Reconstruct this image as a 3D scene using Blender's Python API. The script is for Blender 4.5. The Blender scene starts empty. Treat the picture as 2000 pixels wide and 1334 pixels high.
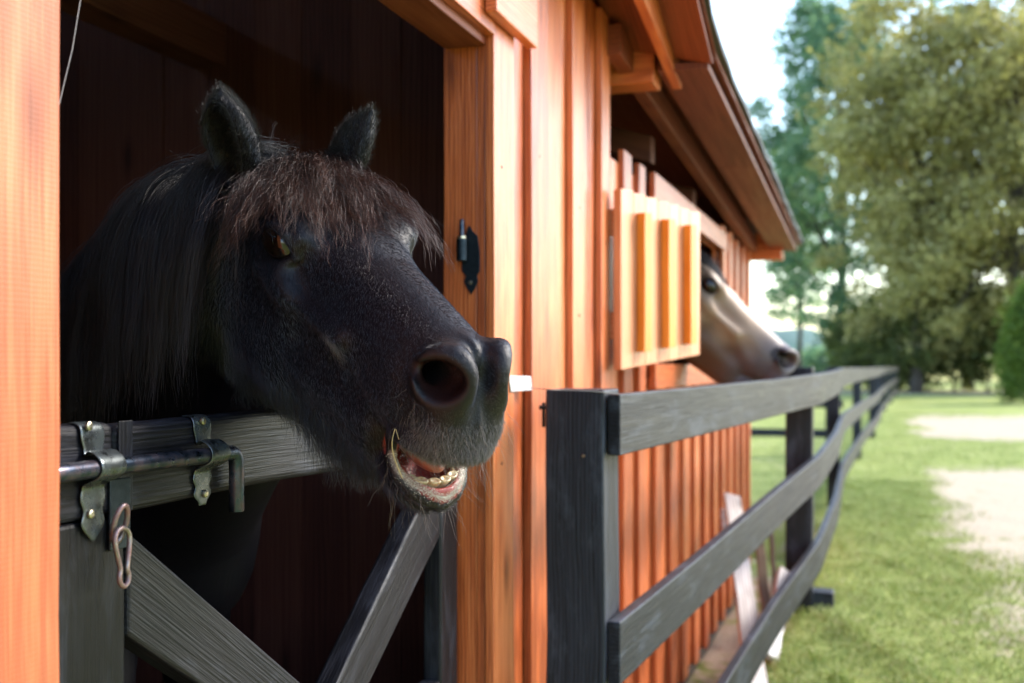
import bpy, math, random
import numpy as np
from mathutils import Vector, Matrix

# ------------------------------------------------------------------ camera
FP, HZ, D0, CH = 2200.0, 715.0, 0.85, 1.15
TH = math.atan(720.0 / FP)
RT = np.array([math.cos(TH), math.sin(TH), 0.0])
FW = np.array([-math.sin(TH), math.cos(TH), 0.0])
UP = np.array([0.0, 0.0, 1.0])
CAM = np.array([D0, 0.0, CH])
S = bpy.context.scene
COL = S.collection
cd = bpy.data.cameras.new("camera")
cd.sensor_width = 36.0
cd.lens = FP / 2000 * 36
cd.shift_y = 0.024
cd.clip_start = 0.05
cd.clip_end = 3000
cd.dof.use_dof = True
cd.dof.focus_distance = 1.68
cd.dof.aperture_fstop = 3.5
camo = bpy.data.objects.new("camera", cd)
COL.objects.link(camo)
camo.location = CAM
camo.rotation_euler = (math.radians(90), 0, TH)
S.camera = camo

# ------------------------------------------------------------------ world and sun
SUN_AZ, SUN_EL = math.radians(48), math.radians(38)    # azimuth measured from +Y towards +X
w = bpy.data.worlds.new("World")
S.world = w
w.use_nodes = True
nt = w.node_tree
bg = nt.nodes["Background"]
sky = nt.nodes.new("ShaderNodeTexSky")
sky.sky_type = 'NISHITA'
sky.sun_disc = False
sky.sun_elevation = SUN_EL
sky.sun_rotation = SUN_AZ
sky.dust_density = 1.1
sky.air_density = 1.2
sky.ozone_density = 2.0
nt.links.new(sky.outputs[0], bg.inputs[0])
bg.inputs[1].default_value = 0.15
sl = bpy.data.lights.new("sun", 'SUN')
sl.energy = 1.5
sl.angle = math.radians(14)
sl.color = (1.0, 0.93, 0.84)
so = bpy.data.objects.new("sun", sl)
COL.objects.link(so)
sd = Vector((math.sin(SUN_AZ) * math.cos(SUN_EL), math.cos(SUN_AZ) * math.cos(SUN_EL), math.sin(SUN_EL)))
so.rotation_euler = (-sd).to_track_quat('-Z', 'Y').to_euler()
so.location = (5, 0, 8)
S.view_settings.view_transform = 'Standard'
S.view_settings.look = 'None'
S.view_settings.exposure = 2.1
S.view_settings.gamma = 1.0
S.cycles.max_bounces = 6
S.cycles.diffuse_bounces = 3
S.cycles.glossy_bounces = 3
S.cycles.transparent_max_bounces = 8
S.cycles.use_denoising = True

# ------------------------------------------------------------------ mapping photo -> place
def ray(x, y):
    return FW + RT * ((x - 1000) / FP) + UP * ((HZ - y) / FP)
def pd(x, y, d):            # point at depth d
    return CAM + ray(x, y) * d
def px(x, y, X):            # point on the plane x = X
    r = ray(x, y)
    return CAM + r * ((X - CAM[0]) / r[0])
def pg(x, y, z=0.0):        # point on the ground
    r = ray(x, y)
    return CAM + r * ((z - CH) / r[2])
def Yof(x, X=0.0):
    return px(x, HZ, X)[1]

rng = np.random.default_rng(7)
random.seed(7)

# ------------------------------------------------------------------ tagging
def tag(o, label=None, cat=None, group=None, kind=None):
    if label: o["label"] = label
    if cat: o["category"] = cat
    if group: o["group"] = group
    if kind: o["kind"] = kind
    return o
def empty(name, loc, label=None, cat=None, group=None, kind=None):
    o = bpy.data.objects.new(name, None)
    o.empty_display_size = 0.1
    COL.objects.link(o)
    o.location = loc
    tag(o, label, cat, group, kind)
    return o
def setparent(o, p):
    """parts are modelled in world coordinates; only empties are offset"""
    o.parent = p
    if p.type == 'EMPTY': o.matrix_parent_inverse = Matrix.Translation(p.location).inverted()

# ------------------------------------------------------------------ node helpers
class NT:
    def __init__(self, name):
        self.m = bpy.data.materials.new(name)
        self.m.use_nodes = True
        self.t = self.m.node_tree
        self.b = self.t.nodes["Principled BSDF"]
    def n(self, typ, **kw):
        nd = self.t.nodes.new("ShaderNode" + typ)
        for k, v in kw.items():
            if k.startswith('i_'):
                key = k[2:]
                key = int(key) if key.isdigit() else key.replace('_', ' ')
                nd.inputs[key].default_value = v
            else:
                setattr(nd, k, v)
        return nd
    def l(self, a, b): self.t.links.new(a, b)
    def attr(self, name):
        return self.n("Attribute", attribute_name=name)
    def mapv(self, src, scale=(1, 1, 1), loc=(0, 0, 0)):
        m = self.n("Mapping"); m.inputs["Scale"].default_value = scale; m.inputs["Location"].default_value = loc
        self.l(src, m.inputs["Vector"]); return m.outputs[0]
    def noise(self, vec, scale, detail=4, rough=.6, dist=0.0):
        n = self.n("TexNoise"); n.inputs["Scale"].default_value = scale; n.inputs["Detail"].default_value = detail
        n.inputs["Roughness"].default_value = rough; n.inputs["Distortion"].default_value = dist
        if vec is not None: self.l(vec, n.inputs["Vector"])
        return n.outputs["Fac"]
    def ramp(self, fac, stops, interp='LINEAR'):
        r = self.n("ValToRGB"); r.color_ramp.interpolation = interp
        e = r.color_ramp.elements
        while len(e) < len(stops): e.new(.5)
        for el, (p, c) in zip(e, stops):
            el.position = p; el.color = (*c, 1) if len(c) == 3 else c
        self.l(fac, r.inputs[0]); return r.outputs[0]
    def mix(self, fac, a, b, mode='MIX'):
        m = self.n("Mix", data_type='RGBA', blend_type=mode)
        for inp, v in ((m.inputs[0], fac), (m.inputs[6], a), (m.inputs[7], b)):
            if isinstance(v, (int, float)): inp.default_value = v
            elif isinstance(v, tuple): inp.default_value = (*v, 1) if len(v) == 3 else v
            else: self.l(v, inp)
        return m.outputs[2]
    def math(self, op, a, b=0.0, clamp=False):
        m = self.n("Math", operation=op, use_clamp=clamp)
        for inp, v in ((m.inputs[0], a), (m.inputs[1], b)):
            if isinstance(v, (int, float)): inp.default_value = v
            else: self.l(v, inp)
        return m.outputs[0]
    def bump(self, h, strength=.3, dist=.01):
        b = self.n("Bump"); b.inputs["Strength"].default_value = strength; b.inputs["Distance"].default_value = dist
        self.l(h, b.inputs["Height"]); self.l(b.outputs[0], self.b.inputs["Normal"]); return b
    def set(self, **kw):
        for k, v in kw.items():
            i = self.b.inputs[k.replace('_', ' ')]
            if hasattr(v, 'is_linked'): self.l(v, i)
            else: i.default_value = v

def c3(*a): return tuple(a)

def wood(name, dark, mid, light, rough=.45, bump=.25, streak=.5, knots=True, spec=.4, coat=0.0, fine=1.0, saw=0.0, patch=None, gsc=1.0):
    m = NT(name)
    gc = m.attr("gc").outputs["Vector"]
    rnd = m.attr("rnd").outputs["Fac"]
    warp = m.noise(m.mapv(gc, (2.0, 9, 9)), 1.0, 2, .5)
    # long figure
    g1 = m.noise(m.mapv(gc, (1.3 * gsc, 30 * gsc, 30 * gsc)), 1.0, 6, .62, .9)
    g2 = m.noise(m.mapv(gc, (6 * fine, 260 * fine, 260 * fine)), 1.0, 3, .6, .2)
    wv = m.n("TexWave", wave_type='BANDS', bands_direction='Y')
    wv.inputs["Scale"].default_value = 9; wv.inputs["Distortion"].default_value = 7
    wv.inputs["Detail"].default_value = 2; wv.inputs["Detail Scale"].default_value = .6
    m.l(m.mapv(gc, (.45 * gsc, 2.2 * gsc, 2.2 * gsc)), wv.inputs["Vector"])
    f = m.math('ADD', m.math('MULTIPLY', g1, .62), m.math('MULTIPLY', wv.outputs["Fac"], .22))
    f = m.math('ADD', f, m.math('MULTIPLY', m.math('SUBTRACT', g2, .5), streak))
    f = m.math('ADD', f, m.math('MULTIPLY', m.math('SUBTRACT', rnd, .5), .28))
    f = m.math('ADD', f, m.math('MULTIPLY', warp, .1))
    col = m.ramp(f, [(.22, dark), (.47, mid), (.72, light)])
    h = m.math('ADD', m.math('MULTIPLY', g2, .6), m.math('MULTIPLY', g1, .4))
    if knots:
        v = m.n("TexVoronoi", feature='F1'); v.inputs["Scale"].default_value = 1.0; v.inputs["Randomness"].default_value = 1
        m.l(m.mapv(gc, (2.3, 7.0, 7.0)), v.inputs["Vector"])
        k = m.ramp(v.outputs["Distance"], [(.05, (1, 1, 1)), (.12, (.45, .45, .45)), (.20, (0, 0, 0))])
        col = m.mix(m.math('MULTIPLY', k, .75), col, tuple(x * .45 for x in dark))
    if patch:
        pt = m.ramp(m.noise(m.mapv(gc, (5, 16, 16), (3, 5, 1)), 1.0, 5, .7, .3), [(.52, (0, 0, 0)), (.68, (1, 1, 1))])
        col = m.mix(m.math('MULTIPLY', pt, patch[1]), col, patch[0])
    if saw > 0:
        sw = m.n("TexWave", wave_type='BANDS', bands_direction='X'); sw.inputs["Scale"].default_value = 55
        sw.inputs["Distortion"].default_value = 1.5; m.l(m.mapv(gc, (1, .5, .5)), sw.inputs["Vector"])
        h = m.math('ADD', h, m.math('MULTIPLY', sw.outputs["Fac"], saw))
        col = m.mix(m.math('MULTIPLY', sw.outputs["Fac"], saw * .35), col, tuple(x * .6 for x in mid))
    m.bump(h, bump, .004)
    m.set(Base_Color=col, Roughness=m.ramp(g1, [(.3, (rough + .1,) * 3), (.7, (rough - .08,) * 3)]))
    m.b.inputs["Specular IOR Level"].default_value = spec
    m.b.inputs["Coat Weight"].default_value = coat
    m.b.inputs["Coat Roughness"].default_value = .3
    return m.m

def metal(name, c, rough=.35, rust=None, metallic=1.0, paint=None):
    m = NT(name)
    tc = m.n("TexCoord").outputs["Object"]
    n1 = m.noise(tc, 60, 5, .7)
    n2 = m.noise(tc, 320, 3, .6)
    col = m.mix(m.ramp(n1, [(.35, (0, 0, 0)), (.7, (1, 1, 1))]), tuple(x * .55 for x in c), c)
    if rust:
        r = m.ramp(m.noise(tc, 38, 6, .7), [(.42, (0, 0, 0)), (.62, (1, 1, 1))])
        col = m.mix(m.math('MULTIPLY', r, rust[1]), col, rust[0])
        m.set(Metallic=m.math('SUBTRACT', metallic, m.math('MULTIPLY', r, .8 * rust[1]), True))
    else:
        m.set(Metallic=metallic)
    m.set(Base_Color=col, Roughness=m.ramp(n1, [(.3, (rough + .18,) * 3), (.7, (rough - .08,) * 3)]))
    m.bump(n2, .15, .001)
    return m.m

def plain(name, c, rough=.5, metallic=0.0, var=.25, scale=40, **kw):
    m = NT(name)
    tc = m.n("TexCoord").outputs["Object"]
    n1 = m.noise(tc, scale, 4, .6)
    m.set(Base_Color=m.mix(n1, tuple(x * (1 - var) for x in c), tuple(min(1, x * (1 + var)) for x in c)), Roughness=rough, Metallic=metallic)
    m.bump(n1, .2, .002)
    for k, v in kw.items(): m.b.inputs[k.replace('_', ' ')].default_value = v
    return m.m

# ------------------------------------------------------------------ mesh builder with wood-grain coordinates
class MB:
    def __init__(self):
        self.v = []; self.f = []; self.gc = []; self.rnd = []
    def obox(self, o, U, V, W, seg=1, wob=0.0, rnd=None, taper=None):
        """box with corner o and edge vectors U (grain), V, W"""
        o, U, V, W = map(lambda a: np.array(a, float), (o, U, V, W))
        base = len(self.v)
        r = random.random() if rnd is None else rnd
        off = np.array([random.uniform(0, 50), random.uniform(0, 50), random.uniform(0, 50)])
        lu, lv, lw = np.linalg.norm(U), np.linalg.norm(V), np.linalg.norm(W)
        for i in range(seg + 1):
            t = i / seg
            dv = random.uniform(-wob, wob); dw = random.uniform(-wob, wob) * .6
            for a, b in ((0, 0), (1, 0), (1, 1), (0, 1)):
                p = o + U * t + V * (a + dv / lv) + W * (b + dw / lw)
                self.v.append(p); self.gc.append(off + np.array([lu * t, lv * a, lw * b])); self.rnd.append(r)
        for i in range(seg):
            k = base + 4 * i
            for j in range(4):
                self.f.append((k + j, k + 4 + j, k + 4 + (j + 1) % 4, k + (j + 1) % 4))
        self.f.append((base, base + 1, base + 2, base + 3))
        e = base + 4 * seg
        self.f.append((e + 3, e + 2, e + 1, e))
        return self
    def box(self, p0, p1, grain='z', seg=1, wob=0.0, rnd=None):
        p0 = np.array(p0, float); p1 = np.array(p1, float)
        lo, hi = np.minimum(p0, p1), np.maximum(p0, p1); d = hi - lo
        ax = {'x': (0, 1, 2), 'y': (1, 2, 0), 'z': (2, 0, 1)}[grain]
        E = np.eye(3)
        return self.obox(lo, E[ax[0]] * d[ax[0]], E[ax[1]] * d[ax[1]], E[ax[2]] * d[ax[2]], seg, wob, rnd)
    def strip(self, pts, V, W, rnd=None):
        """bent plank: centre-bottom polyline pts, V (height vector), W (thickness vector)"""
        base = len(self.v); r = random.random() if rnd is None else rnd
        off = np.array([random.uniform(0, 50), random.uniform(0, 50), 0]); s = 0
        V = np.array(V, float)
        lv = np.linalg.norm(V)
        for i, p in enumerate(pts):
            p = np.array(p, float)
            if i: s += np.linalg.norm(p - np.array(pts[i - 1]))
            Wi = np.array(W[i] if isinstance(W, list) else W, float); lw = np.linalg.norm(Wi)
            for a, b in ((0, 0), (1, 0), (1, 1), (0, 1)):
                self.v.append(p + V * a + Wi * b); self.gc.append(off + np.array([s, lv * a, lw * b])); self.rnd.append(r)
        n = len(pts)
        for i in range(n - 1):
            k = base + 4 * i
            for j in range(4): self.f.append((k + j, k + 4 + j, k + 4 + (j + 1) % 4, k + (j + 1) % 4))
        self.f.append((base, base + 1, base + 2, base + 3)); e = base + 4 * (n - 1); self.f.append((e + 3, e + 2, e + 1, e))
        return self
    def tube(self, pts, r, n=12, cap=True, closed=False):
        pts = [np.array(p, float) for p in pts]; m = len(pts); base = len(self.v)
        rr = r if hasattr(r, '__len__') else [r] * m
        prev = None
        for i, p in enumerate(pts):
            if closed: t = pts[(i + 1) % m] - pts[i - 1]
            else: t = pts[min(i + 1, m - 1)] - pts[max(i - 1, 0)]
            t = t / (np.linalg.norm(t) + 1e-12)
            if prev is None:
                a = np.cross(t, [0, 0, 1.0]);
                if np.linalg.norm(a) < .1: a = np.cross(t, [1.0, 0, 0])
            else: a = prev - t * (prev @ t)
            a /= np.linalg.norm(a); prev = a; b = np.cross(t, a)
            for k in range(n):
                an = 2 * math.pi * k / n
                self.v.append(p + (a * math.cos(an) + b * math.sin(an)) * rr[i]); self.gc.append(np.array([i * .02, k * .01, 0])); self.rnd.append(.5)
        for i in range(m if closed else m - 1):
            for k in range(n):
                i2 = (i + 1) % m
                self.f.append((base + i * n + k, base + i * n + (k + 1) % n, base + i2 * n + (k + 1) % n, base + i2 * n + k))
        if cap and not closed:
            self.f.append(tuple(base + k for k in range(n))[::-1]); self.f.append(tuple(base + (m - 1) * n + k for k in range(n)))
        return self
    def prism(self, outline, o, A, Bv, N, r=None):
        """extrude 2D outline (a,b) placed at o + a*A + b*B by vector N"""
        o, A, Bv, N = map(lambda q: np.array(q, float), (o, A, Bv, N)); base = len(self.v); n = len(outline)
        for k in (0, 1):
            for a, b in outline:
                self.v.append(o + A * a + Bv * b + N * k); self.gc.append(np.array([a, b, k * .01])); self.rnd.append(.5)
        self.f.append(tuple(base + i for i in range(n))[::-1]); self.f.append(tuple(base + n + i for i in range(n)))
        for i in range(n):
            j = (i + 1) % n
            self.f.append((base + i, base + j, base + n + j, base + n + i))
        return self
    def grid(self, P):
        """P[i][j] points"""
        base = len(self.v); a, b = len(P), len(P[0])
        for i in range(a):
            for j in range(b):
                self.v.append(np.array(P[i][j], float)); self.gc.append(np.array([i * .01, j * .01, 0])); self.rnd.append(.5)
        for i in range(a - 1):
            for j in range(b - 1):
                self.f.append((base + i * b + j, base + (i + 1) * b + j, base + (i + 1) * b + j + 1, base + i * b + j + 1))
        return self
    def build(self, name, mat, parent=None, bevel=0.0, smooth=False, segs=2, solid=0.0, subd=0, label=None):
        me = bpy.data.meshes.new(name)
        me.from_pydata([tuple(p) for p in self.v], [], self.f)
        me.update()
        at = me.attributes.new("gc", 'FLOAT_VECTOR', 'POINT'); at.data.foreach_set('vector', np.array(self.gc, dtype=np.float32).ravel())
        at = me.attributes.new("rnd", 'FLOAT', 'POINT'); at.data.foreach_set('value', np.array(self.rnd, dtype=np.float32))
        import bmesh
        bm = bmesh.new(); bm.from_mesh(me); bmesh.ops.recalc_face_normals(bm, faces=bm.faces); bm.to_mesh(me); bm.free()
        o = bpy.data.objects.new(name, me); COL.objects.link(o)
        me.materials.append(mat)
        if smooth: me.shade_smooth()
        if solid:
            s = o.modifiers.new("solid", 'SOLIDIFY'); s.thickness = solid; s.offset = 0
        if subd:
            s = o.modifiers.new("subd", 'SUBSURF'); s.levels = subd; s.render_levels = subd
        if bevel:
            b = o.modifiers.new("bevel", 'BEVEL'); b.width = bevel; b.segments = segs; b.limit_method = 'ANGLE'; b.angle_limit = math.radians(40)
        if label: o["label"] = label
        if parent is not None: setparent(o, parent)
        return o

def raw_mesh(name, v, f, mat, parent=None, smooth=True, attrs=None):
    me = bpy.data.meshes.new(name)
    me.from_pydata([], [], []) if False else None
    v = np.asarray(v, np.float32); f = np.asarray(f, np.int32)
    k = f.shape[1]
    me.vertices.add(len(v)); me.vertices.foreach_set('co', v.ravel())
    me.loops.add(f.size); me.loops.foreach_set('vertex_index', f.ravel())
    me.polygons.add(len(f)); me.polygons.foreach_set('loop_start', np.arange(len(f), dtype=np.int32) * k)
    me.update(calc_edges=True)
    if smooth: me.shade_smooth()
    for nm, (typ, arr) in (attrs or {}).items():
        at = me.attributes.new(nm, typ, 'POINT')
        at.data.foreach_set('vector' if typ == 'FLOAT_VECTOR' else 'value', np.asarray(arr, np.float32).ravel())
    o = bpy.data.objects.new(name, me); COL.objects.link(o); me.materials.append(mat)
    if parent is not None: setparent(o, parent)
    return o

def hair(name, P, r0, mat, parent=None, taper=.25, off=None, label=None):
    """P: (n, k, 3) strands"""
    n, k, _ = P.shape
    hc = bpy.data.hair_curves.new(name)
    hc.add_curves([k] * n)
    hc.attributes['position'].data.foreach_set('vector', P.astype(np.float32).ravel())
    t = np.linspace(0, 1, k)
    rr = np.asarray(r0).reshape(-1, 1) * np.ones((n, 1)) * (1 - (1 - taper) * t)[None, :]
    ra = hc.attributes.get('radius') or hc.attributes.new('radius', 'FLOAT', 'POINT')
    ra.data.foreach_set('value', rr.astype(np.float32).ravel())
    hc.materials.append(mat)
    o = bpy.data.objects.new(name, hc); COL.objects.link(o)
    if label: o["label"] = label
    if parent is not None: setparent(o, parent)
    return o
# ------------------------------------------------------------------ implicit modelling of the animals
def smin(a, b, k):
    h = np.clip(.5 + .5 * (b - a) / k, 0, 1)
    return b * (1 - h) + a * h - k * h * (1 - h)
def smax(a, b, k): return -smin(-a, -b, k)
def ell(p, c, r, ax=None):
    q = p - np.array(c, np.float32)
    if ax is not None: q = q @ np.array(ax, np.float32).T
    r = np.array(r, np.float32)
    k0 = np.linalg.norm(q / r, axis=1); k1 = np.linalg.norm(q / (r * r), axis=1) + 1e-9
    return k0 * (k0 - 1) / k1
def rc(p, a, b, r1, r2, sq=None):
    a = np.array(a, np.float32); b = np.array(b, np.float32)
    if sq is not None:
        sq = np.array(sq, np.float32); p = p * sq; a = a * sq; b = b * sq
    d = b - a; h = np.clip((p - a) @ d / (d @ d), 0, 1)
    return np.linalg.norm(p - a - h[:, None] * d, axis=1) - (r1 + (r2 - r1) * h)
def poly(p, pts, r, sq=None):
    d = None
    for i in range(len(pts) - 1):
        e = rc(p, pts[i], pts[i + 1], r[i], r[i + 1], sq)
        d = e if d is None else np.minimum(d, e)
    return d
def frame(z, x):
    """rows: orthonormal x', y', z' with z' along z"""
    z = np.array(z, float); z /= np.linalg.norm(z); x = np.array(x, float); x = x - z * (x @ z); x /= np.linalg.norm(x)
    return np.array([x, np.cross(z, x), z])

LIP_LO = [(.256, -.156, .041), (.266, -.175, .045), (.283, -.187, .043), (.300, -.196, .033), (.312, -.201, .018), (.318, -.206, 0)]
def head_sdf(p, mouth=1.0, teeth=False):
    q = p.copy(); q[:, 2] = np.abs(q[:, 2])
    # skull and bridge of the nose
    d = rc(q, (-.085, -.086, 0), (.06, -.076, 0), .086, .070)
    d = smin(d, rc(q, (.06, -.076, 0), (.285, -.062, 0), .070, .047), .02)
    d = smin(d, ell(q, (-.02, -.058, .045), (.085, .055, .046)), .025)          # broad forehead
    d = smin(d, rc(q, (.05, -.115, .028), (.225, -.100, .018), .056, .043), .03)  # upper jaw
    d = smin(d, ell(q, (-.010, -.150, .054), (.095, .098, .038)), .016)         # masseter
    d = smin(d, rc(q, (.02, -.215, .036), (.20, -.212 + .014 * (mouth < .5), .016), .030, .025), .028)  # lower jaw
    d = smin(d, rc(q, (.10, -.16, .03), (.20, -.165, .02), .045, .036), .03)
    # brow, orbit, facial crest
    d = smin(d, ell(q, (-.004, -.022, .074), (.046, .015, .013)), .030)
    d = smin(d, rc(q, (.035, -.076, .084), (.150, -.088, .066), .014, .010), .024)
    d = smin(d, rc(q, (-.01, -.074, .080), (.05, -.076, .076), .012, .012), .03)
    d = smax(d, -ell(q, (-.048, -.022, .092), (.024, .014, .010)), .025)        # hollow over the eye
    d = smax(d, -ell(q, (.095, -.052, .084), (.045, .020, .012)), .03)          # hollow before the eye
    d = smax(d, -rc(q, (.095, -.122, .102), (.18, -.125, .082), .022, .016), .035)  # soft hollow below the crest
    d = smax(d, -rc(q, (.19, -.085, .082), (.235, -.10, .074), .014, .012), .025)
    # muzzle
    d = smin(d, ell(q, (.294, -.076, .0), (.041, .058, .044)), .022)
    d = smin(d, ell(q, (.250, -.10, .022), (.05, .052, .034)), .02)
    d = smin(d, ell(q, (.313, -.106, .006), (.030, .034, .042)), .018)           # upper lip
    # mouth
    ch = (.264, -.208 + .020 * (mouth < .5), 0)
    d = smin(d, ell(q, ch, (.050, .030, .040)), .02)                              # chin
    d = smin(d, ell(q, (ch[0] + .010, ch[1] + .014, 0), (.044, .022, .042)), .012)
    if mouth > .5:
        cut = ell(q, (.336, -.159, 0), (.080, .0265, .10))
        d = smax(d, -cut, .008)
        d = smax(d, -ell(q, (.270, -.160, 0), (.054, .035, .033)), .006)          # cavity
        d = smax(d, -ell(q, (.279, -.186, 0), (.032, .022, .031)), .006)
        d = smin(d, poly(q, LIP_LO, [.006, .0068, .0070, .0072, .0076, .0076]), .008)
        d = smin(d, poly(q, [(.256, -.150, .041), (.266, -.139, .046), (.290, -.134, .046), (.316, -.131, .032), (.330, -.127, .014), (.333, -.126, 0)], [.006, .008, .010, .011, .012, .012]), .016)
    else:
        d = smax(d, -poly(q, [(.235, -.152, .055), (.27, -.155, .050), (.31, -.152, .040), (.345, -.150, 0)], [.003] * 4), .008)
        d = smin(d, ell(q, (.282, -.168, 0), (.042, .024, .038)), .012)
    # nostril: flared rim and deep opening
    N = np.array([.42, .10, .90]); A = frame(N, (1, .35, 0))
    c = np.array([.304, -.047, .0365])
    ring = []; rr = []
    for k in range(17):
        t = 2 * math.pi * k / 16
        rx = .029 + .004 * math.cos(t - .5); ry = .0255
        ring.append(c + A[0] * rx * math.cos(t) + A[1] * ry * math.sin(t) + A[2] * (.001 - .009 * math.cos(t)))
        rr.append(.0062 + .0045 * max(-.6, math.cos(t - .7)))
    d = smin(d, poly(q, ring, rr), .026)
    d = smax(d, -ell(q, c + A[2] * .010 + A[0] * .001, (.0250, .0205, .025), A), .010)
    d = smax(d, -rc(q, c - A[0] * .012 + A[2] * .004 + A[1] * .004, c - A[0] * .034 + A[1] * .010 + A[2] * .004, .012, .005), .010)  # comma tail
    d = smax(d, -rc(q, c - A[2] * .004 - A[0] * .002, c + np.array([-.060, -.018, -.016]), .015, .010), .008)
    d = smax(d, -ell(q, (.345, -.034, 0), (.03, .03, .006)), .030)               # dip between the nostrils
    # eye socket and lids
    d = smax(d, -ell(q, (.012, -.0385, .106), (.031, .0215, .030), frame((.35, .05, 1), (1, 0, 0))), .006)
    d = smin(d, poly(q, [(-.024, -.041, .082), (-.014, -.023, .091), (.006, -.0150, .0955), (.027, -.0205, .090), (.042, -.038, .0755)], [.003, .0038, .0042, .0036, .002]), .008)
    d = smin(d, poly(q, [(-.024, -.043, .082), (-.009, -.057, .090), (.008, -.0620, .0915), (.027, -.0565, .086), (.042, -.042, .0755)], [.0025, .0030, .0032, .0028, .002]), .008)
    return d

def ear_sdf(q, base, tip, face, w=.027):
    base = np.array(base); tip = np.array(tip); L = tip - base; ln = np.linalg.norm(L)
    A = frame(L, face)       # x' faces the opening, z' along the ear
    m = base + L * .42
    d = ell(q, m, (.021, w, ln * .50), A)
    d = smin(d, rc(q, base + L * .55, tip, .016, .0030), .016)
    d = smin(d, rc(q, base - L * .25, base + L * .2, .024, .022), .015)
    d = smax(d, -ell(q, m + A[0] * .014 + A[2] * .002, (.017, w * .66, ln * .50), A), .004)
    return d

def surface_nets(sdf, xs, ys, zs, blk=8):
    """dual contouring on a rectilinear grid; only blocks near the surface are evaluated"""
    nx, ny, nz = len(xs), len(ys), len(zs)
    F = np.full((nx, ny, nz), 1.0, np.float32)
    bx = list(range(0, nx, blk)); by = list(range(0, ny, blk)); bz = list(range(0, nz, blk))
    cen = []; rad = []; idx = []
    for i in bx:
        i2 = min(i + blk, nx - 1)
        for j in by:
            j2 = min(j + blk, ny - 1)
            for k in bz:
                k2 = min(k + blk, nz - 1)
                a = np.array([xs[i], ys[j], zs[k]]); b = np.array([xs[i2], ys[j2], zs[k2]])
                cen.append((a + b) / 2); rad.append(np.linalg.norm(b - a) / 2); idx.append((i, j, k))
    cen = np.array(cen, np.float32); rad = np.array(rad)
    dc = np.concatenate([sdf(cen[s:s + 200000]) for s in range(0, len(cen), 200000)])
    act = np.abs(dc) < rad * 1.6 + .012
    for t in np.nonzero(~act)[0]:
        if dc[t] < 0:
            i, j, k = idx[t]; F[i:i + blk, j:j + blk, k:k + blk] = -1
    todo = [idx[t] for t in np.nonzero(act)[0]]
    CH_ = 400
    for s in range(0, len(todo), CH_):
        pts = []; shp = []
        for (i, j, k) in todo[s:s + CH_]:
            g = np.meshgrid(xs[i:i + blk], ys[j:j + blk], zs[k:k + blk], indexing='ij')
            shp.append(g[0].shape); pts.append(np.stack(g, -1).reshape(-1, 3))
        v = sdf(np.concatenate(pts).astype(np.float32)); o = 0
        for (i, j, k), sh in zip(todo[s:s + CH_], shp):
            n = sh[0] * sh[1] * sh[2]; F[i:i + sh[0], j:j + sh[1], k:k + sh[2]] = v[o:o + n].reshape(sh); o += n
    neg = F < 0
    cnt = np.zeros((nx - 1, ny - 1, nz - 1), np.int8)
    cs = [(a, b, c) for a in (0, 1) for b in (0, 1) for c in (0, 1)]
    for a, b, c in cs: cnt += neg[a:nx - 1 + a, b:ny - 1 + b, c:nz - 1 + c]
    cell = (cnt > 0) & (cnt < 8)
    ci = np.argwhere(cell); vid = -np.ones(cell.shape, np.int64); vid[cell] = np.arange(len(ci))
    acc = np.zeros((len(ci), 3)); num = np.zeros(len(ci))
    X = np.array(xs); Y = np.array(ys); Z = np.array(zs)
    def P(o): return np.stack([X[ci[:, 0] + o[0]], Y[ci[:, 1] + o[1]], Z[ci[:, 2] + o[2]]], 1)
    def V(o): return F[ci[:, 0] + o[0], ci[:, 1] + o[1], ci[:, 2] + o[2]]
    for a in cs:
        for ax in range(3):
            if a[ax]: continue
            b = tuple(1 if t == ax else a[t] for t in range(3))
            va, vb = V(a), V(b); m = (va < 0) != (vb < 0)
            t = np.where(m, va / np.where(m, va - vb, 1), 0)[:, None]
            p = P(a) * (1 - t) + P(b) * t
            acc[m] += p[m]; num[m] += 1
    verts = acc / num[:, None]
    faces = []
    for ax in range(3):
        sl0 = [slice(None)] * 3; sl1 = [slice(None)] * 3; sl0[ax] = slice(0, -1); sl1[ax] = slice(1, None)
        e = neg[tuple(sl0)] != neg[tuple(sl1)]; ei = np.argwhere(e)
        u, w_ = [(1, 2), (2, 0), (0, 1)][ax]
        ok = (ei[:, u] > 0) & (ei[:, w_] > 0) & (ei[:, u] < (nx, ny, nz)[u] - 1) & (ei[:, w_] < (nx, ny, nz)[w_] - 1)
        ei = ei[ok]
        sg = neg[ei[:, 0], ei[:, 1], ei[:, 2]]
        q = []
        for du, dw in ((-1, -1), (0, -1), (0, 0), (-1, 0)):
            t = ei.copy(); t[:, u] += du; t[:, w_] += dw
            q.append(vid[t[:, 0], t[:, 1], t[:, 2]])
        q = np.stack(q, 1); q[~sg] = q[~sg][:, ::-1]
        faces.append(q)
    faces = np.concatenate(faces); faces = faces[(faces >= 0).all(1)]
    return verts, faces

def grow(lo, hi, flo, fhi, h, g=1.13, mx=.05):
    """fine spacing h between flo and fhi, growing outwards to lo / hi"""
    c = list(np.arange(flo, fhi, h)); s = h; x = c[-1]
    while x < hi: s = min(s * g, mx); x += s; c.append(x)
    s = h; x = c[0]; pre = []
    while x > lo: s = min(s * g, mx); x -= s; pre.append(x)
    return np.array(pre[::-1] + c, np.float32)

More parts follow.
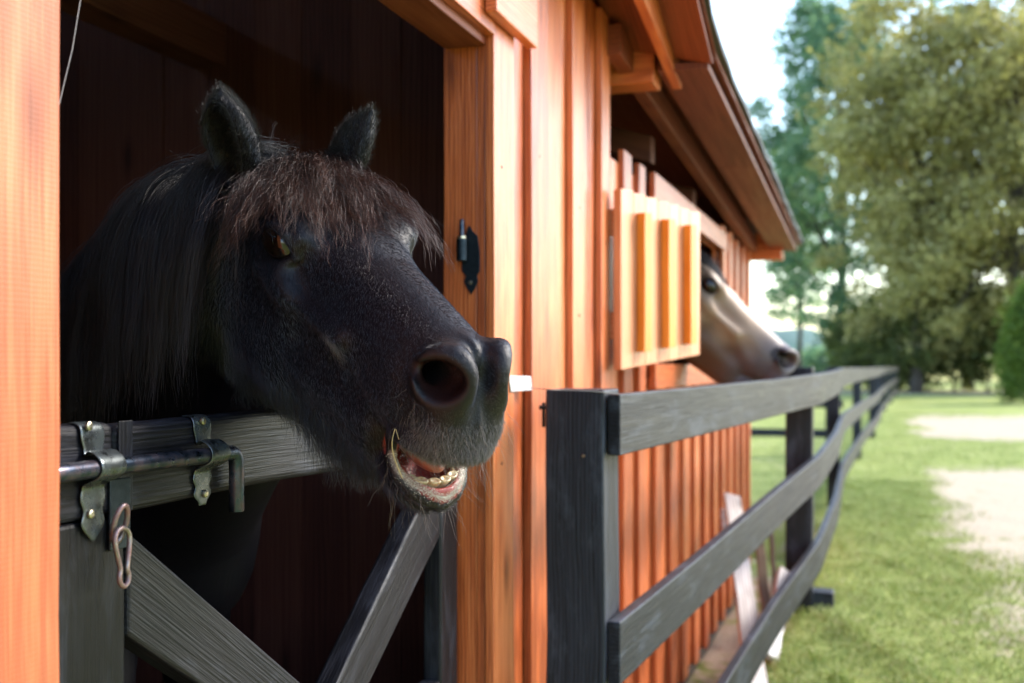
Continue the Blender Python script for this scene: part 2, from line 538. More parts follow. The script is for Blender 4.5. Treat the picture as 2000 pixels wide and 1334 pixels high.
def cat_rom(pts, n):
    pts = np.array(pts, float); P = np.vstack([2 * pts[0] - pts[1], pts, 2 * pts[-1] - pts[-2]]); out = []
    m = len(pts) - 1
    for s in np.linspace(0, m - 1e-6, n):
        i = int(s); t = s - i; a, b, c, d = P[i:i + 4]
        out.append(.5 * ((2 * b) + (-a + c) * t + (2 * a - 5 * b + 4 * c - d) * t * t + (-a + 3 * b - 3 * c + d) * t ** 3))
    return np.array(out)

class Pose:
    """head frame (f, n, a) in head units -> world"""
    def __init__(s, fc, nc, depth, cx, cy, K):
        f = np.array(fc, float); f /= np.linalg.norm(f); n = np.array(nc, float); n -= f * (n @ f); n /= np.linalg.norm(n)
        a = np.cross(n, f)
        Bc = np.array([f, n, a])
        s.B = Bc[:, :1] * RT + Bc[:, 1:2] * UP - Bc[:, 2:3] * FW
        s.K = K; s.C = CAM + RT * cx + UP * cy + FW * depth
    def w(s, q): return s.C + s.K * (np.asarray(q, float) @ s.B)
    def h(s, P): return (np.asarray(P, float) - s.C) @ s.B.T / s.K
# ------------------------------------------------------------------ coats and hair materials
def coat_mat(name):
    m = NT(name)
    col = m.attr("coat").outputs["Vector"]
    gc = m.attr("hp").outputs["Vector"]
    n1 = m.noise(m.mapv(gc, (30, 120, 120)), 1, 4, .65)
    n2 = m.noise(m.mapv(gc, (200, 700, 700)), 1, 3, .6)
    c = m.mix(m.math('MULTIPLY', n1, .5), col, m.mix(1.0, col, (1.7, 1.6, 1.55), 'MULTIPLY'))
    c = m.mix(m.math('MULTIPLY', n2, .5), c, m.mix(1.0, c, (.5, .5, .5), 'MULTIPLY'))
    wet = m.attr("wet").outputs["Fac"]
    m.set(Base_Color=c, Roughness=m.mix(wet, (.44,) * 3, (.25,) * 3))
    sx = m.n("SeparateXYZ"); m.l(gc, sx.inputs[0])
    mr = m.n("MapRange"); m.l(sx.outputs[0], mr.inputs[0]); mr.inputs[1].default_value = -.40; mr.inputs[2].default_value = -.15; mr.inputs[3].default_value = .06; mr.inputs[4].default_value = .27
    m.l(mr.outputs[0], m.b.inputs["Specular IOR Level"])
    m.b.inputs["Sheen Weight"].default_value = .0
    m.b.inputs["Sheen Roughness"].default_value = .4
    m.bump(m.math('ADD', m.math('MULTIPLY', n1, .5), m.math('MULTIPLY', n2, .6)), .45, .0025)
    return m.m
def hair_mat(name, c, tip=None, rough=.35, spec=.5):
    m = NT(name)
    hi = m.n("HairInfo")
    r = m.ramp(hi.outputs["Random"], [(0, tuple(x * .55 for x in c)), (1, tuple(x * 1.5 for x in c))])
    if tip: r = m.mix(m.math('MULTIPLY', m.math('POWER', hi.outputs["Intercept"], 1.6), m.math('MULTIPLY', hi.outputs["Random"], 1.1, True)), r, tip)
    m.set(Base_Color=r, Roughness=rough)
    m.b.inputs["Specular IOR Level"].default_value = spec
    return m.m
M_COAT = coat_mat("horse_coat")
M_BLACKHAIR = hair_mat("black_hair", (.0040, .0034, .0042), (.011, .007, .007), .33, .6)
M_MANE = hair_mat("mane_hair", (.0050, .0038, .0042), (.036, .017, .015), .38, .40)
M_FORELOCK = hair_mat("forelock_hair", (.0080, .0048, .0045), (.115, .040, .021), .38, .5)
M_FUR = hair_mat("short_coat_hair", (.0040, .0042, .0085), None, .28, 1.0)
M_GREYFUR = hair_mat("grey_muzzle_hair", (.10, .09, .088), (.24, .22, .21), .5, .4)
M_WHISK = hair_mat("whisker", (.16, .12, .09), None, .4, .5)
M_TEETH = NT("tooth_enamel")
_t = M_TEETH.n("TexCoord").outputs["Object"]
M_TEETH.set(Base_Color=M_TEETH.ramp(M_TEETH.noise(_t, 160, 3, .6), [(.3, (.30, .17, .07)), (.5, (.46, .36, .22)), (.8, (.56, .49, .36))]), Roughness=.25)
M_TEETH.b.inputs["Subsurface Weight"].default_value = .1
M_TEETH = M_TEETH.m
M_TONGUE = plain("tongue_flesh", (.26, .075, .06), .3, 0, .3, 90, Subsurface_Weight=.15)
M_FOAM = plain("saliva_foam", (.50, .47, .39), .55, 0, .25, 500)
M_EYE = NT("horse_eyeball")
M_EYE.set(Base_Color=(.006, .003, .002, 1), Roughness=.06); M_EYE.b.inputs["Coat Weight"].default_value = .35; M_EYE = M_EYE.m
M_EYE_B = plain("far_eyeball", (.012, .007, .005), .25)
M_HOOF = plain("hoof_horn", (.03, .025, .02), .5)

def sphere_grid(c, ax, r, nu=32, nv=20):
    P = []
    for i in range(nv + 1):
        th = math.pi * i / nv; row = []
        for j in range(nu + 1):
            ph = 2 * math.pi * j / nu
            row.append(np.array(c) + ax[0] * r[0] * math.sin(th) * math.cos(ph) + ax[1] * r[1] * math.sin(th) * math.sin(ph) + ax[2] * r[2] * math.cos(th))
        P.append(row)
    return P

def sample_surface(V, Fq, area_mask, n, rs):
    """random points on quads whose centre passes area_mask; returns points and normals"""
    A = V[Fq]; c = A.mean(1)
    nn = np.cross(A[:, 2] - A[:, 0], A[:, 3] - A[:, 1]); ar = np.linalg.norm(nn, axis=1) / 2
    nn = nn / (ar[:, None] * 2 + 1e-12)
    wgt = ar * area_mask(c, nn)
    idx = rs.choice(len(Fq), n, p=wgt / wgt.sum())
    u, v = rs.random((2, n, 1))
    P = (A[idx, 0] * (1 - u) + A[idx, 1] * u) * (1 - v) + (A[idx, 3] * (1 - u) + A[idx, 2] * u) * v
    return P, nn[idx]

def make_horse(pose, mouth, body_pts, coat_fn, h, name, ears, fine_box, body_k=.05, bounds=None, mx=.05):
    """body_pts: list of (list of head-unit points, radii) polylines, one continuous surface with the head"""
    def sdf(p):
        d = head_sdf(p, mouth)
        for pts, r, k in body_pts:
            d = smin(d, poly(p, pts, r), k)
        for (b, t, fc, w_) in ears:
            q = p
            d = smin(d, ear_sdf(q, b, t, fc, w_), .010)
        return d
    allp = np.vstack([np.array(b[0]) for b in body_pts] + [[[-.25, -.3, -.15]], [[.37, .12, .15]]])
    rmax = max(max(b[1]) for b in body_pts)
    lo = allp.min(0) - rmax - .04; hi = np.maximum(allp.max(0) + rmax + .04, fine_box[1])
    ax = [grow(lo[i], hi[i], fine_box[0][i], fine_box[1][i], h, 1.10, mx) for i in range(3)]
    v, f = surface_nets(sdf, *ax)
    coat, wet = coat_fn(v)
    W = pose.w(v)
    # head frame is right or left handed: make normals point outwards
    A = W[f[:2000]]; c = A.mean(1); nn = np.cross(A[:, 2] - A[:, 0], A[:, 3] - A[:, 1])
    nn /= np.linalg.norm(nn, axis=1)[:, None] + 1e-12
    s = sdf(pose.h(c + nn * .004).astype(np.float32)) - sdf(pose.h(c).astype(np.float32))
    if np.median(s) < 0: f = f[:, ::-1]
    o = raw_mesh(name, W, f, M_COAT, attrs={'coat': ('FLOAT_VECTOR', coat), 'hp': ('FLOAT_VECTOR', v), 'wet': ('FLOAT', wet)})
    return o, W, f, v, sdf
# ------------------------------------------------------------------ black horse
def sm(a, b, x): t = np.clip((x - a) / (b - a), 0, 1); return t * t * (3 - 2 * t)
pose = Pose((.560, -.525, .640), (.27, .845, .47), 1.694, -.251, .237, 1.25)
def hp(x, y, d): return pose.h(pd(x, y, d))
def hw(x, y, z): return pose.h(np.array([x, y, z]))
_crest = [np.array([-.10, -.085, 0]), hp(405, 450, 1.96), hp(320, 540, 2.10), hp(235, 650, 2.22), hp(190, 770, 2.36)]
_mid = [np.array([-.07, -.13, 0]), hp(430, 640, 2.0), hp(350, 760, 2.15), hp(280, 880, 2.32)]
_thr = [np.array([-.03, -.165, 0]), hp(505, 800, 1.97), hp(440, 900, 2.10), hp(350, 1010, 2.28)]
_chest = [hp(340, 950, 2.30), hp(330, 1080, 2.34), hw(-.62, 1.95, .82)]
_bar = [hp(250, 860, 2.40), hw(-.85, 2.00, .94), hw(-1.25, 2.05, .92), hw(-1.62, 2.08, .98), hw(-1.80, 2.10, .95)]
def leg(x, y, zt, r0, hind=False):
    if hind: P = [(x, y, zt), (x + .10, y, zt - .34), (x - .10, y, zt - .60), (x - .06, y, .0), (x - .02, y, -.25)]; R = [r0, r0 * .62, .042, .034, .05]
    else: P = [(x, y, zt), (x + .02, y, zt - .40), (x + .01, y, .25), (x, y, -.15), (x + .03, y, -.25)]; R = [r0, r0 * .62, .045, .034, .05]
    return [hw(*q) for q in P], [q / 1.25 for q in R]
_bp = [
    (_crest, [.070, .050, .060, .075, .10], .03),
    (_mid, [.085, .088, .105, .14], .04),
    (_thr, [.060, .068, .085, .12], .035),
    (_chest, [.13, .14, .15], .05),
    (_bar, [.15, .225, .24, .225, .19], .06),
]
for lx, ly, zt, r0, hd in ((-.62, 1.84, .80, .10, 0), (-.60, 2.14, .80, .10, 0), (-1.78, 1.96, .86, .14, 1), (-1.74, 2.24, .86, .14, 1)):
    P_, R_ = leg(lx, ly, zt, r0, hd); _bp.append((P_, R_, .035))

def coat_black(v):
    n = len(v); c = np.tile(np.array([.0040, .0034, .0052]), (n, 1)); wet = np.zeros(n)
    f, nn, a = v[:, 0], v[:, 1], np.abs(v[:, 2])
    def bl(mask, col):
        m = np.clip(mask, 0, 1)[:, None]; c[:] = c * (1 - m) + np.array(col) * m
    bl(np.clip((f - .20) / .06, 0, 1) * .8, (.009, .008, .0095))                       # bare skin of the muzzle
    lip = np.clip((f - .295) / .03, 0, 1) * np.clip((-.085 - nn) / .03, 0, 1) * (nn > -.150)
    bl(lip * .65, (.040, .036, .038))
    mouthd = ell(v.astype(np.float32), (.270, -.170, 0), (.066, .048, .040))
    inside = (mouthd < .002) & (f > .19) & (nn < -.125)
    bl(inside * 1.0, (.22, .035, .028)); wet[inside] = 1
    nose = ell(np.stack([f, nn, a], 1).astype(np.float32), (.300, -.046, .036), (.036, .030, .030))
    bl(np.clip(-nose / .008, 0, 1) * (a < .052), (.014, .006, .006))
    q3 = np.stack([f, nn, a], 1).astype(np.float32)
    rim = poly(q3, [(p[0] - .001, p[1] + .0075, p[2] - .001) for p in LIP_LO[1:]], [.0065] * 5)
    bl(np.clip(-rim / .003, 0, 1) * .9, (.30, .23, .19))
    wet = np.where(inside, 1.0, wet)
    return c, wet
_ears = [((-.150, -.030, -.066), (-.163, .080, -.104), (.35, .10, -.95), .040),
         ((-.140, -.030, .068), (-.124, .078, .088), (.25, .1, .95), .037)]
HB, HW_, HF, HV, HS = make_horse(pose, 1.0, _bp, coat_black, .0030, "horse", _ears, ((-.21, -.265, -.125), (.352, .095, .125)))
tag(HB, "black horse with reddish forelock leaning over the half door, mouth open showing its lower teeth", "horse", "horses looking out of the stable")

RS = np.random.default_rng(11)
def grad(sdf, p, e=.002):
    d0 = sdf(p); g = np.stack([sdf(p + np.eye(3, dtype=np.float32)[i] * e) - d0 for i in range(3)], 1) / e
    return d0, g / (np.linalg.norm(g, axis=1)[:, None] + 1e-9)
GR = pose.h(pose.C + np.array([0, 0, -1.0]) * pose.K)
GR = GR / np.linalg.norm(GR)
def flow(sdf, p0, d0, length, steps, grav, off, stiff=.75, noise=.0):
    """guides: start p0, direction d0, pulled by gravity, kept outside the body"""
    p = p0.astype(np.float32).copy(); d = d0.astype(np.float32).copy(); out = [p.copy()]; st = (length / steps)[:, None]
    for i in range(steps):
        d = d * stiff + GR.astype(np.float32) * grav * (1 - stiff) + d * 0
        if noise: d += RS.normal(0, noise, d.shape).astype(np.float32)
        d /= np.linalg.norm(d, axis=1)[:, None]
        p = p + d * st
        dist, g = grad(sdf, p.astype(np.float32))
        o = off * (.3 + .7 * min(1, i / 3))
        push = np.clip(o - dist, 0, .03)[:, None]
        p = (p + g * push).astype(np.float32)
        d = d + g * push / st * .5; d /= np.linalg.norm(d, axis=1)[:, None]
        out.append(p.copy())
    return np.stack(out, 1)
def strands(guides, per, spread, k, curl=.0, cf=3.0, clump=.5, lenv=.25):
    """children around guides; curl amplitude in head units"""
    n, m, _ = guides.shape
    G = np.repeat(guides, per, 0); N = len(G)
    t = np.linspace(0, 1, k)
    ln = 1 - RS.random(N) * lenv
    s = (t[None, :] * ln[:, None]) * (m - 1); i = np.clip(s.astype(int), 0, m - 2); fr = (s - i)[..., None]
    ii = np.arange(N)[:, None]
    P = G[ii, i] * (1 - fr) + G[ii, i + 1] * fr
    o = RS.normal(0, 1, (N, 1, 3)) * spread
    P = P + o * (1 - clump * t[None, :, None] * .6)
    ph = RS.random((N, 1, 3)) * 6.28; fq = cf * (.6 + RS.random((N, 1, 1)) * .9)
    P = P + np.sin(t[None, :, None] * fq * 6.28 + ph) * curl * (t[None, :, None] ** .7)
    P = P + np.cumsum(RS.normal(0, 1, P.shape), 1) * curl * .14
    return P

# eyes
EC = {}
for s in (-1, 1):
    axn = frame(np.array([.25, .15, .95 * s]), (1, 0, 0)) @ pose.B
    c = pose.w((.0085, -.0385, .0810 * s))
    e = MB().grid(sphere_grid(c, axn, np.array([.0265, .0215, .0195]) * pose.K)).build("eye", M_EYE, HB, smooth=True)
#HAIRSTART
# forelock: fans from the tuft between the ears over the forehead
ng = 270
a0 = RS.uniform(-.042, .050, ng); f0 = -.150 + RS.uniform(-.02, .03, ng)
p0 = np.stack([f0, np.full(ng, .06), a0], 1).astype(np.float32)
for _ in range(25):
    dd = HS(p0); p0[:, 1] -= np.clip(dd - .002, -.01, .02)
fan = a0 * 3.6 - .12 + RS.normal(0, .24, ng)
d0 = np.stack([np.ones(ng) * .9, .16 + RS.normal(0, .10, ng), fan], 1); d0 /= np.linalg.norm(d0, axis=1)[:, None]
L = (.070 + .17 * RS.random(ng) ** 1.7) * (1 + .30 * (a0 > .025) * RS.random(ng))
g1 = flow(lambda p: head_sdf(p, 1.0), p0, d0, L, 14, .9, .008, .90, .07)
P1 = strands(g1, 62, .0075, 18, .0034, 3.0, .72, .60)
hair("forelock", pose.w(P1), .00024 + RS.random(len(P1)) * .00018, M_FORELOCK, HB)
# mane: hangs down the near side of the neck
cr = cat_rom([(-.165, -.01, -.005)] + [_crest[i] - GR * [.0, .050, .058, .073, .095][i] for i in range(1, 5)], 300)
ng = 420
ti = RS.random(ng) * 298; i0 = ti.astype(int)
p0 = cr[i0] + RS.normal(0, .006, (ng, 3))
side = np.array([-.1, .1, -1.0]); side = side / np.linalg.norm(side)
d0 = side * .8 - GR * .35 + RS.normal(0, .12, (ng, 3)); d0 /= np.linalg.norm(d0, axis=1)[:, None]
L = RS.uniform(.26, .40, ng)
g2 = flow(HS, p0, d0, L, 16, 1.0, .012, .74, .055)
P2 = strands(g2, 60, .0085, 14, .0028, 1.8, .55, .50)
hair("mane", pose.w(P2), .00024 + RS.random(len(P2)) * .00016, M_MANE, HB)
# flyaways on the crest
ng = 260
p0 = cr[(RS.random(ng) * 298).astype(int)]; d0 = -GR * 1.0 + RS.normal(0, .45, (ng, 3)); d0 /= np.linalg.norm(d0, axis=1)[:, None]
g3 = flow(HS, p0, d0, RS.uniform(.03, .10, ng), 8, 1.0, .004, .86, .12)
hair("mane_flyaway", pose.w(strands(g3, 5, .003, 9, .003, 1.5, .2)), .00018, M_BLACKHAIR, HB)

def fur(name, n, mask, length, r, mat, comb, tilt, jit=.25, curl=0.0):
    def am(c, nn): return mask(c)
    P, N = sample_surface(HV, HF, am, n, RS)
    dd, g = grad(HS, P.astype(np.float32)); N = g
    cb = comb(P); cb = cb - N * (cb * N).sum(1)[:, None]; cb /= np.linalg.norm(cb, axis=1)[:, None] + 1e-9
    d = N * tilt + cb + RS.normal(0, jit, P.shape); d /= np.linalg.norm(d, axis=1)[:, None]
    Ln = (length(P) if callable(length) else length) * RS.uniform(.6, 1.2, len(P))
    k = 4; out = []
    for j in range(k):
        t = j / (k - 1); out.append(P + d * (Ln * t)[:, None] + GR * (Ln * t * t * .25 * np.clip((N @ GR) + .1, 0, 1))[:, None] - N * (Ln * t * t * .12)[:, None] * (tilt > .5))
    out = np.stack(out, 1)
    if curl: out[:, 1:] += RS.normal(0, curl, out[:, 1:].shape)
    return hair(name, pose.w(out), r, mat, HB)
def comb_face(P):
    c = np.tile(np.array([.75, -.55, 0.0]), (len(P), 1)); c[:, 2] += np.sign(P[:, 2]) * .25
    up = np.clip((-.02 - P[:, 0]) / .1, 0, 1); c[:, 0] -= up * .6
    return c
def m_face(c):
    f, n, a = c[:, 0], c[:, 1], np.abs(c[:, 2])
    ns = ((f - .304) / .048) ** 2 + ((n + .047) / .040) ** 2
    m = (f > -.30) * (f < .350) * (n > -.28) * 1.0
    m *= np.where((ns < .62) & (a > .02), .0, 1)
    eye = ((f - .008) / .027) ** 2 + ((n + .038) / .0145) ** 2
    m *= np.where((eye < 1) & (a > .07), 0, 1)
    mo = ell(c.astype(np.float32), (.285, -.162, 0), (.075, .034, .06)); m *= np.where(mo < 0, 0, 1)
    return m
fur("short_coat", 150000, m_face, lambda P: np.where(P[:, 0] > .2, .0040 - .0018 * sm(.22, .29, P[:, 0]), .0044) + np.clip(-.08 - P[:, 0], 0, .2) * .04 + .010 * sm(-.19, -.23, P[:, 1]), .00013, M_FUR, comb_face, .26, .12)
def m_ear(c): return ((c[:, 0] < -.09) & (c[:, 1] > -.005) & (np.abs(c[:, 2]) > .045) & (c[:, 0] > -.22)) * 1.0
fur("ear_hair", 9000, m_ear, .013, .00017, M_BLACKHAIR, lambda P: np.tile(np.array([-.1, 1.0, 0]), (len(P), 1)), .8, .35, .0005)
def m_beard(c):
    return ((c[:, 1] < -.205) & (c[:, 0] > -.06) & (c[:, 0] < .245) & (c[:, 1] > -.30) & (np.abs(c[:, 2]) < .075)) * 1.0
fur("beard", 9000, m_beard, lambda P: .020 + .040 * np.exp(-((P[:, 0] - .11) / .07) ** 2), .00020, M_BLACKHAIR, lambda P: np.tile(GR + np.array([.25, 0, 0]), (len(P), 1)), .55, .22, .0012)
def m_grey(c): return ((c[:, 0] > .285) & (c[:, 1] < -.085) & (c[:, 1] > -.150)) * np.clip((c[:, 0] - .28) / .04, 0, 1) * np.clip((-c[:, 1] - .08) / .04, 0, 1)
fur("muzzle_hair", 7000, m_grey, .0062, .00016, M_GREYFUR, lambda P: np.tile(np.array([.1, -1.0, 0]), (len(P), 1)), .6, .35)
def m_wh(c): return ((c[:, 0] > .26) & (c[:, 1] < -.075)) * 1.0
fur("whisker", 190, m_wh, .040, .00016, M_WHISK, lambda P: np.tile(np.array([.6, -.3, 0]), (len(P), 1)), 1.3, .35, .0012)
def m_scar(c): return np.exp(-((c[:, 0] - .148) / .011) ** 2 - ((c[:, 1] + .098) / .010) ** 2) * (c[:, 2] < -.03)
fur("grey_hair_patch", 260, m_scar, .0075, .00017, M_GREYFUR, comb_face, .45, .3)
# lower teeth, tongue
for k, a in enumerate((-.0310, -.0205, -.0070, .0072, .0200, .0310)):
    f_ = .3005 - 9.0 * a * a * 1.6; cpos = (f_, -.1935, a)
    tang = np.array([-26 * a, 0, 1.0]); tang /= np.linalg.norm(tang); outw = np.cross([0, 1, 0], tang); up_ = np.array([.35, 1, 0]); up_ /= np.linalg.norm(up_)
    P = []
    for i, (r, z) in enumerate(((.0066, -.012), (.0076, 0), (.0078, .0075), (.0074, .0095), (.0060, .0105), (.0034, .0088), (.0004, .0084))):
        P.append([pose.w(np.array(cpos) + up_ * z + (tang * math.cos(q) * r * 1.08 + outw * math.sin(q) * r * .74)) for q in np.linspace(0, 2 * math.pi, 17)])
    MB().grid(P).build("tooth", M_TEETH, HB, smooth=True)
tg = sphere_grid(pose.w((.245, -.172, 0)), frame((0, 0, 1), (1, -.06, 0)) @ pose.B, np.array([.055, .015, .022]) * pose.K)
MB().grid(tg).build("tongue", M_TONGUE, HB, smooth=True)
# flecks of foam on the lower lip
fm = MB()
lp = cat_rom([(p[0], p[1], p[2]) for p in LIP_LO[1:]] + [(p[0], p[1], -p[2]) for p in LIP_LO[1:-1][::-1]], 200)
for k in range(3000):
    i = int(np.clip(99.5 + RS.normal(0, 48), 0, 199)); c_ = lp[i]; o2 = c_ - np.array([.275, c_[1], 0]); o2 /= np.linalg.norm(o2)
    an_ = RS.normal(1.75, .50); p = c_ + (o2 * math.cos(an_) + np.array([0, 1, 0]) * math.sin(an_)) * .0078
    p = p[None].astype(np.float32)
    for _ in range(3):
        d__, g__ = grad(HS, p); p = (p - g__ * d__[:, None]).astype(np.float32)
    r = RS.uniform(.00015, .0007) * pose.K
    ax_ = frame(RS.normal(0, 1, 3), RS.normal(0, 1, 3)); fm.grid(sphere_grid(pose.w(p[0]), ax_, (r * 1.3, r * .8, r * .5), 5, 3))
fm.build("lip_foam", M_FOAM, HB, smooth=True)
# tail
ng = 60
p0 = np.tile(hw(-2.02, 2.10, 1.10), (ng, 1)) + RS.normal(0, .015, (ng, 3)); d0 = np.tile(pose.h(pose.C + np.array([-1, 0, .2]) * pose.K), (ng, 1)); d0 /= np.linalg.norm(d0, axis=1)[:, None]
g4 = flow(HS, p0, d0, RS.uniform(.5, .62, ng), 12, 1, .01, .6, .02)
hair("tail", pose.w(strands(g4, 14, .012, 10, .003)), .0006, M_BLACKHAIR, HB)
# ------------------------------------------------------------------ materials of the place
M_STAIN = wood("orange_stained_pine", (.29, .052, .010), (.53, .118, .028), (.69, .205, .064), .40, .45, .8, True, .45, .40, saw=.05, gsc=1.7)
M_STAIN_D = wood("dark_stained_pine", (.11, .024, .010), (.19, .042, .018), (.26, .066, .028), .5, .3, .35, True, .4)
M_HONEY = wood("honey_stained_pine", (.44, .145, .055), (.60, .225, .095), (.72, .31, .15), .38, .25, .3, True, .5, .10)
M_HONEYB = wood("amber_batten", (.60, .16, .010), (.74, .22, .018), (.82, .30, .04), .4, .25, .3, False, .4)
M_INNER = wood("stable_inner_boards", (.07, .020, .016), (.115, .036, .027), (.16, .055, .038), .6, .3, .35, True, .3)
M_POST = wood("left_post_pine", (.33, .085, .032), (.49, .150, .060), (.61, .215, .10), .5, .5, .7, True, .35, .0, saw=.05)
M_BLACK = wood("black_weathered_oak", (.0020, .0019, .0028), (.0058, .0056, .0080), (.017, .0165, .021), .42, .6, .9, True, .26, patch=((.046, .049, .064), .42), gsc=2.2)
M_FENCE = wood("black_fence_paint", (.0035, .0040, .0058), (.0090, .0102, .0155), (.024, .028, .040), .46, .6, .5, True, .28, patch=((.075, .088, .115), .42), gsc=1.6)
M_GREYW = wood("pale_weathered_wood", (.30, .25, .22), (.55, .50, .46), (.75, .70, .66), .7, .5, .5, True, .3)
M_STAKE = wood("brown_stake", (.08, .05, .03), (.15, .10, .06), (.22, .15, .1), .7, .5, .5, False, .3)
M_PLATE = metal("galvanised_hasp", (.17, .19, .20), .26, ((.02, .03, .025), .65))
M_ROD = metal("dark_bolt_rod", (.07, .10, .15), .28, ((.12, .05, .03), .5))
M_RUST = metal("rusty_snap_hook", (.34, .30, .29), .38, ((.20, .065, .05), .80))
M_BLKMET = metal("black_iron", (.035, .05, .065), .35, None, .8)
M_SCREW = metal("screw_zinc", (.60, .55, .42), .3)
M_WHITEP = plain("white_plate", (.62, .66, .66), .35, .2, .1)
M_WIRE = plain("wire", (.12, .11, .10), .5, .6)
M_FELT = plain("roof_felt", (.075, .085, .095), .85, 0, .4, 6)
M_STRAW = plain("straw", (.62, .50, .22), .5)
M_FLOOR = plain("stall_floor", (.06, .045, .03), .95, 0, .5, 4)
M_THREAD = plain("spider_thread", (.25, .24, .24), .5)

WALL_END = 7.84
def zroof(Y):   # underside of the eave edge at x = .30
    return float(np.interp(Y, [-2.5, 1.5, 2.6, 3.3, 3.8, 7.62, 8.2], [2.62, 2.50, 2.42, 2.31, 2.142, 1.949, 1.92]))
SL = .30        # roof pitch across
GZ = -.30

# ------------------------------------------------------------------ stable
st = empty("stable", (0, 3.0, GZ), "orange stained board and batten stable with an open stall door and eaves along its roof", "stable")
# cladding boards and battens, one wall
cl = MB()
def clad(y0, y1, z0, z1, top_j=0.0):
    y = y0
    while y < y1 - .01:
        wd = min(.165 + random.uniform(-.01, .01), y1 - y)
        cl.box((-.044, y + .001, z0), (-.022 + random.uniform(-.002, .0015), y + wd - .001, z1 + random.uniform(0, top_j)), 'z', 6, .0012)
        y += wd
def batten(y, wd, z0, z1, x0=-.0215, x1=0.0):
    cl.box((x0, y, z0), (x1, y + wd, z1), 'z', 8, .0016)
clad(2.470, 3.74, GZ, 2.32)
clad(3.74, 4.36, GZ, 1.86); clad(4.36, 6.32, GZ, 1.10); clad(4.36, 6.32, 1.80, 1.88); clad(6.32, WALL_END, GZ, 1.93)
for y, wd in ((2.465, .150), (2.758, .155), (3.172, .135), (3.520, .110)): batten(y, wd, GZ, 2.30)
for y, wd in ((3.86, .13), (4.12, .11)): batten(y, wd, GZ, 1.87 + random.uniform(.02, .06))
y = 4.45
while y < 6.25:
    batten(y, .13, GZ, 1.06 + random.uniform(-.01, .01)); y += .33
y = 6.42
while y < WALL_END - .06:
    batten(y, .13, GZ, 1.925 + random.uniform(0, .03)); y += .33
cl.box((-.021, WALL_END - .12, GZ), (.004, WALL_END + .002, 1.93), 'z', 6, .001)
cl.build("wall_cladding", M_STAIN, st, .0025)
cl = MB(); clad(-2.2, .60, GZ, 2.45)
y = -2.1
while y < .5:
    batten(y, .13, GZ, 2.4); y += .34
cl.build("wall_cladding", M_STAIN, st, .0025)
# frame timbers
MB().box((-.130, 2.474, GZ), (-.0445, 2.60, 2.30), 'z', 10, .0015).build("door_jamb", M_STAIN, st, .003)
MB().box((-.120, .62, GZ), (0.002, 1.0135, 2.45), 'z', 14, .0016).build("door_post", M_POST, st, .004)
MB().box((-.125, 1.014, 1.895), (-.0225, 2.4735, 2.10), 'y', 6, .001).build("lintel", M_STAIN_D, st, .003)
MB().box((-.022, 1.0145, 1.915), (.003, 2.4645, 2.30), 'y', 6, .001).build("lintel_board", M_STAIN, st, .003)
MB().box((.0045, 2.385, 1.945), (.034, 2.70, 2.35), 'y', 4, .001).build("trim_block", M_STAIN, st, .004)
# wall bay trim above and around the window
wf = MB()
wf.box((.0005, 4.30, 1.800), (.024, 6.46, 1.90), 'y', 5, .001)
wf.box((.0005, 6.32, 1.16), (.023, 6.42, 1.799), 'z', 5, .001)
wf.box((.0005, 4.28, 1.16), (.023, 4.37, 1.799), 'z', 5, .001)
wf.box((.0005, 4.28, 1.06), (.030, 6.46, 1.158), 'y', 5, .001)
wf.build("window_frame", M_STAIN, st, .003)
# plate beam, cross beam ends, purlin
pb = MB(); pb.strip([(-.01, 3.60, 2.168), (-.01, 4.045, 2.14), (-.01, 7.44, 1.946), (-.01, 7.84, 1.925)], (0, 0, .10), (.055, 0, 0)); pb.build("plate_beam", M_STAIN_D, st, .004)
MB().strip([(.150, -2.0, 3.08 - .55), (.150, 1.6, 2.42), (.150, 3.29, 2.238), (.150, 3.96, 2.125)], (0, 0, .12), (.035, 0, 0)).build("purlin", M_STAIN, st, .004)
MB().box((-.6, 3.80, 2.118), (.115, 3.93, 2.255), 'x', 3, .001).build("crossbeam", M_STAIN, st, .006)
o_ = MB().box((-.6, 7.845, 1.875), (.215, 7.95, 2.06), 'x', 3, .001).build("crossbeam", M_STAIN, st, .006)
# roof: boards, felt, soffit
YS = [-2.3, -.5, 1.0, 2.0, 2.6, 3.0, 3.3, 3.55, 3.8, 4.4, 5.2, 6.0, 6.8, 7.4, 7.98]
def roofstrip(x0, x1, z0, th, name, mat, wav=0.0, ys=YS):
    P = []; m = MB()
    top = []; bot = []
    for y in ys:
        zr = zroof(y); dx = random.uniform(-wav, wav); dz = random.uniform(-wav, wav) * .5
        a = (x0 + dx, y, zr + z0 + dz + (.30 - x0) * SL); b = (x1, y, zr + z0 + (.30 - x1) * SL)
        bot.append([a, b]); top.append([(a[0], y, a[2] + th), (b[0], y, b[2] + th)])
    base = 0
    ring = []
    for bt, tp in zip(bot, top): ring.append([bt[0], bt[1], tp[1], tp[0], bt[0]])
    m.grid(ring)
    n = len(ring)
    m.f.append((0, 1, 2, 3)); e = (n - 1) * 5; m.f.append((e + 3, e + 2, e + 1, e))
    for i, v in enumerate(m.v): m.gc[i] = np.array([v[1], v[0], v[2]])
    return m.build(name, mat, st, 0)
roofstrip(.325, -3.4, .050, .022, "roof_boards", M_STAIN_D)
roofstrip(.345, -3.42, .0735, .022, "roof_felt", M_FELT, .006, list(np.linspace(-2.32, 7.99, 60)))
sf = MB()
for ya, yb in ((3.80, 5.3), (5.303, 6.6), (6.603, 7.97)):
    a = (.128, ya, zroof(ya) + .012); b = (.128, yb, zroof(yb) + .012)
    sf.strip([a, b], (.172, 0, -.004), (0, 0, .024))
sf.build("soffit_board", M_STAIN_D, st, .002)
sf = MB()
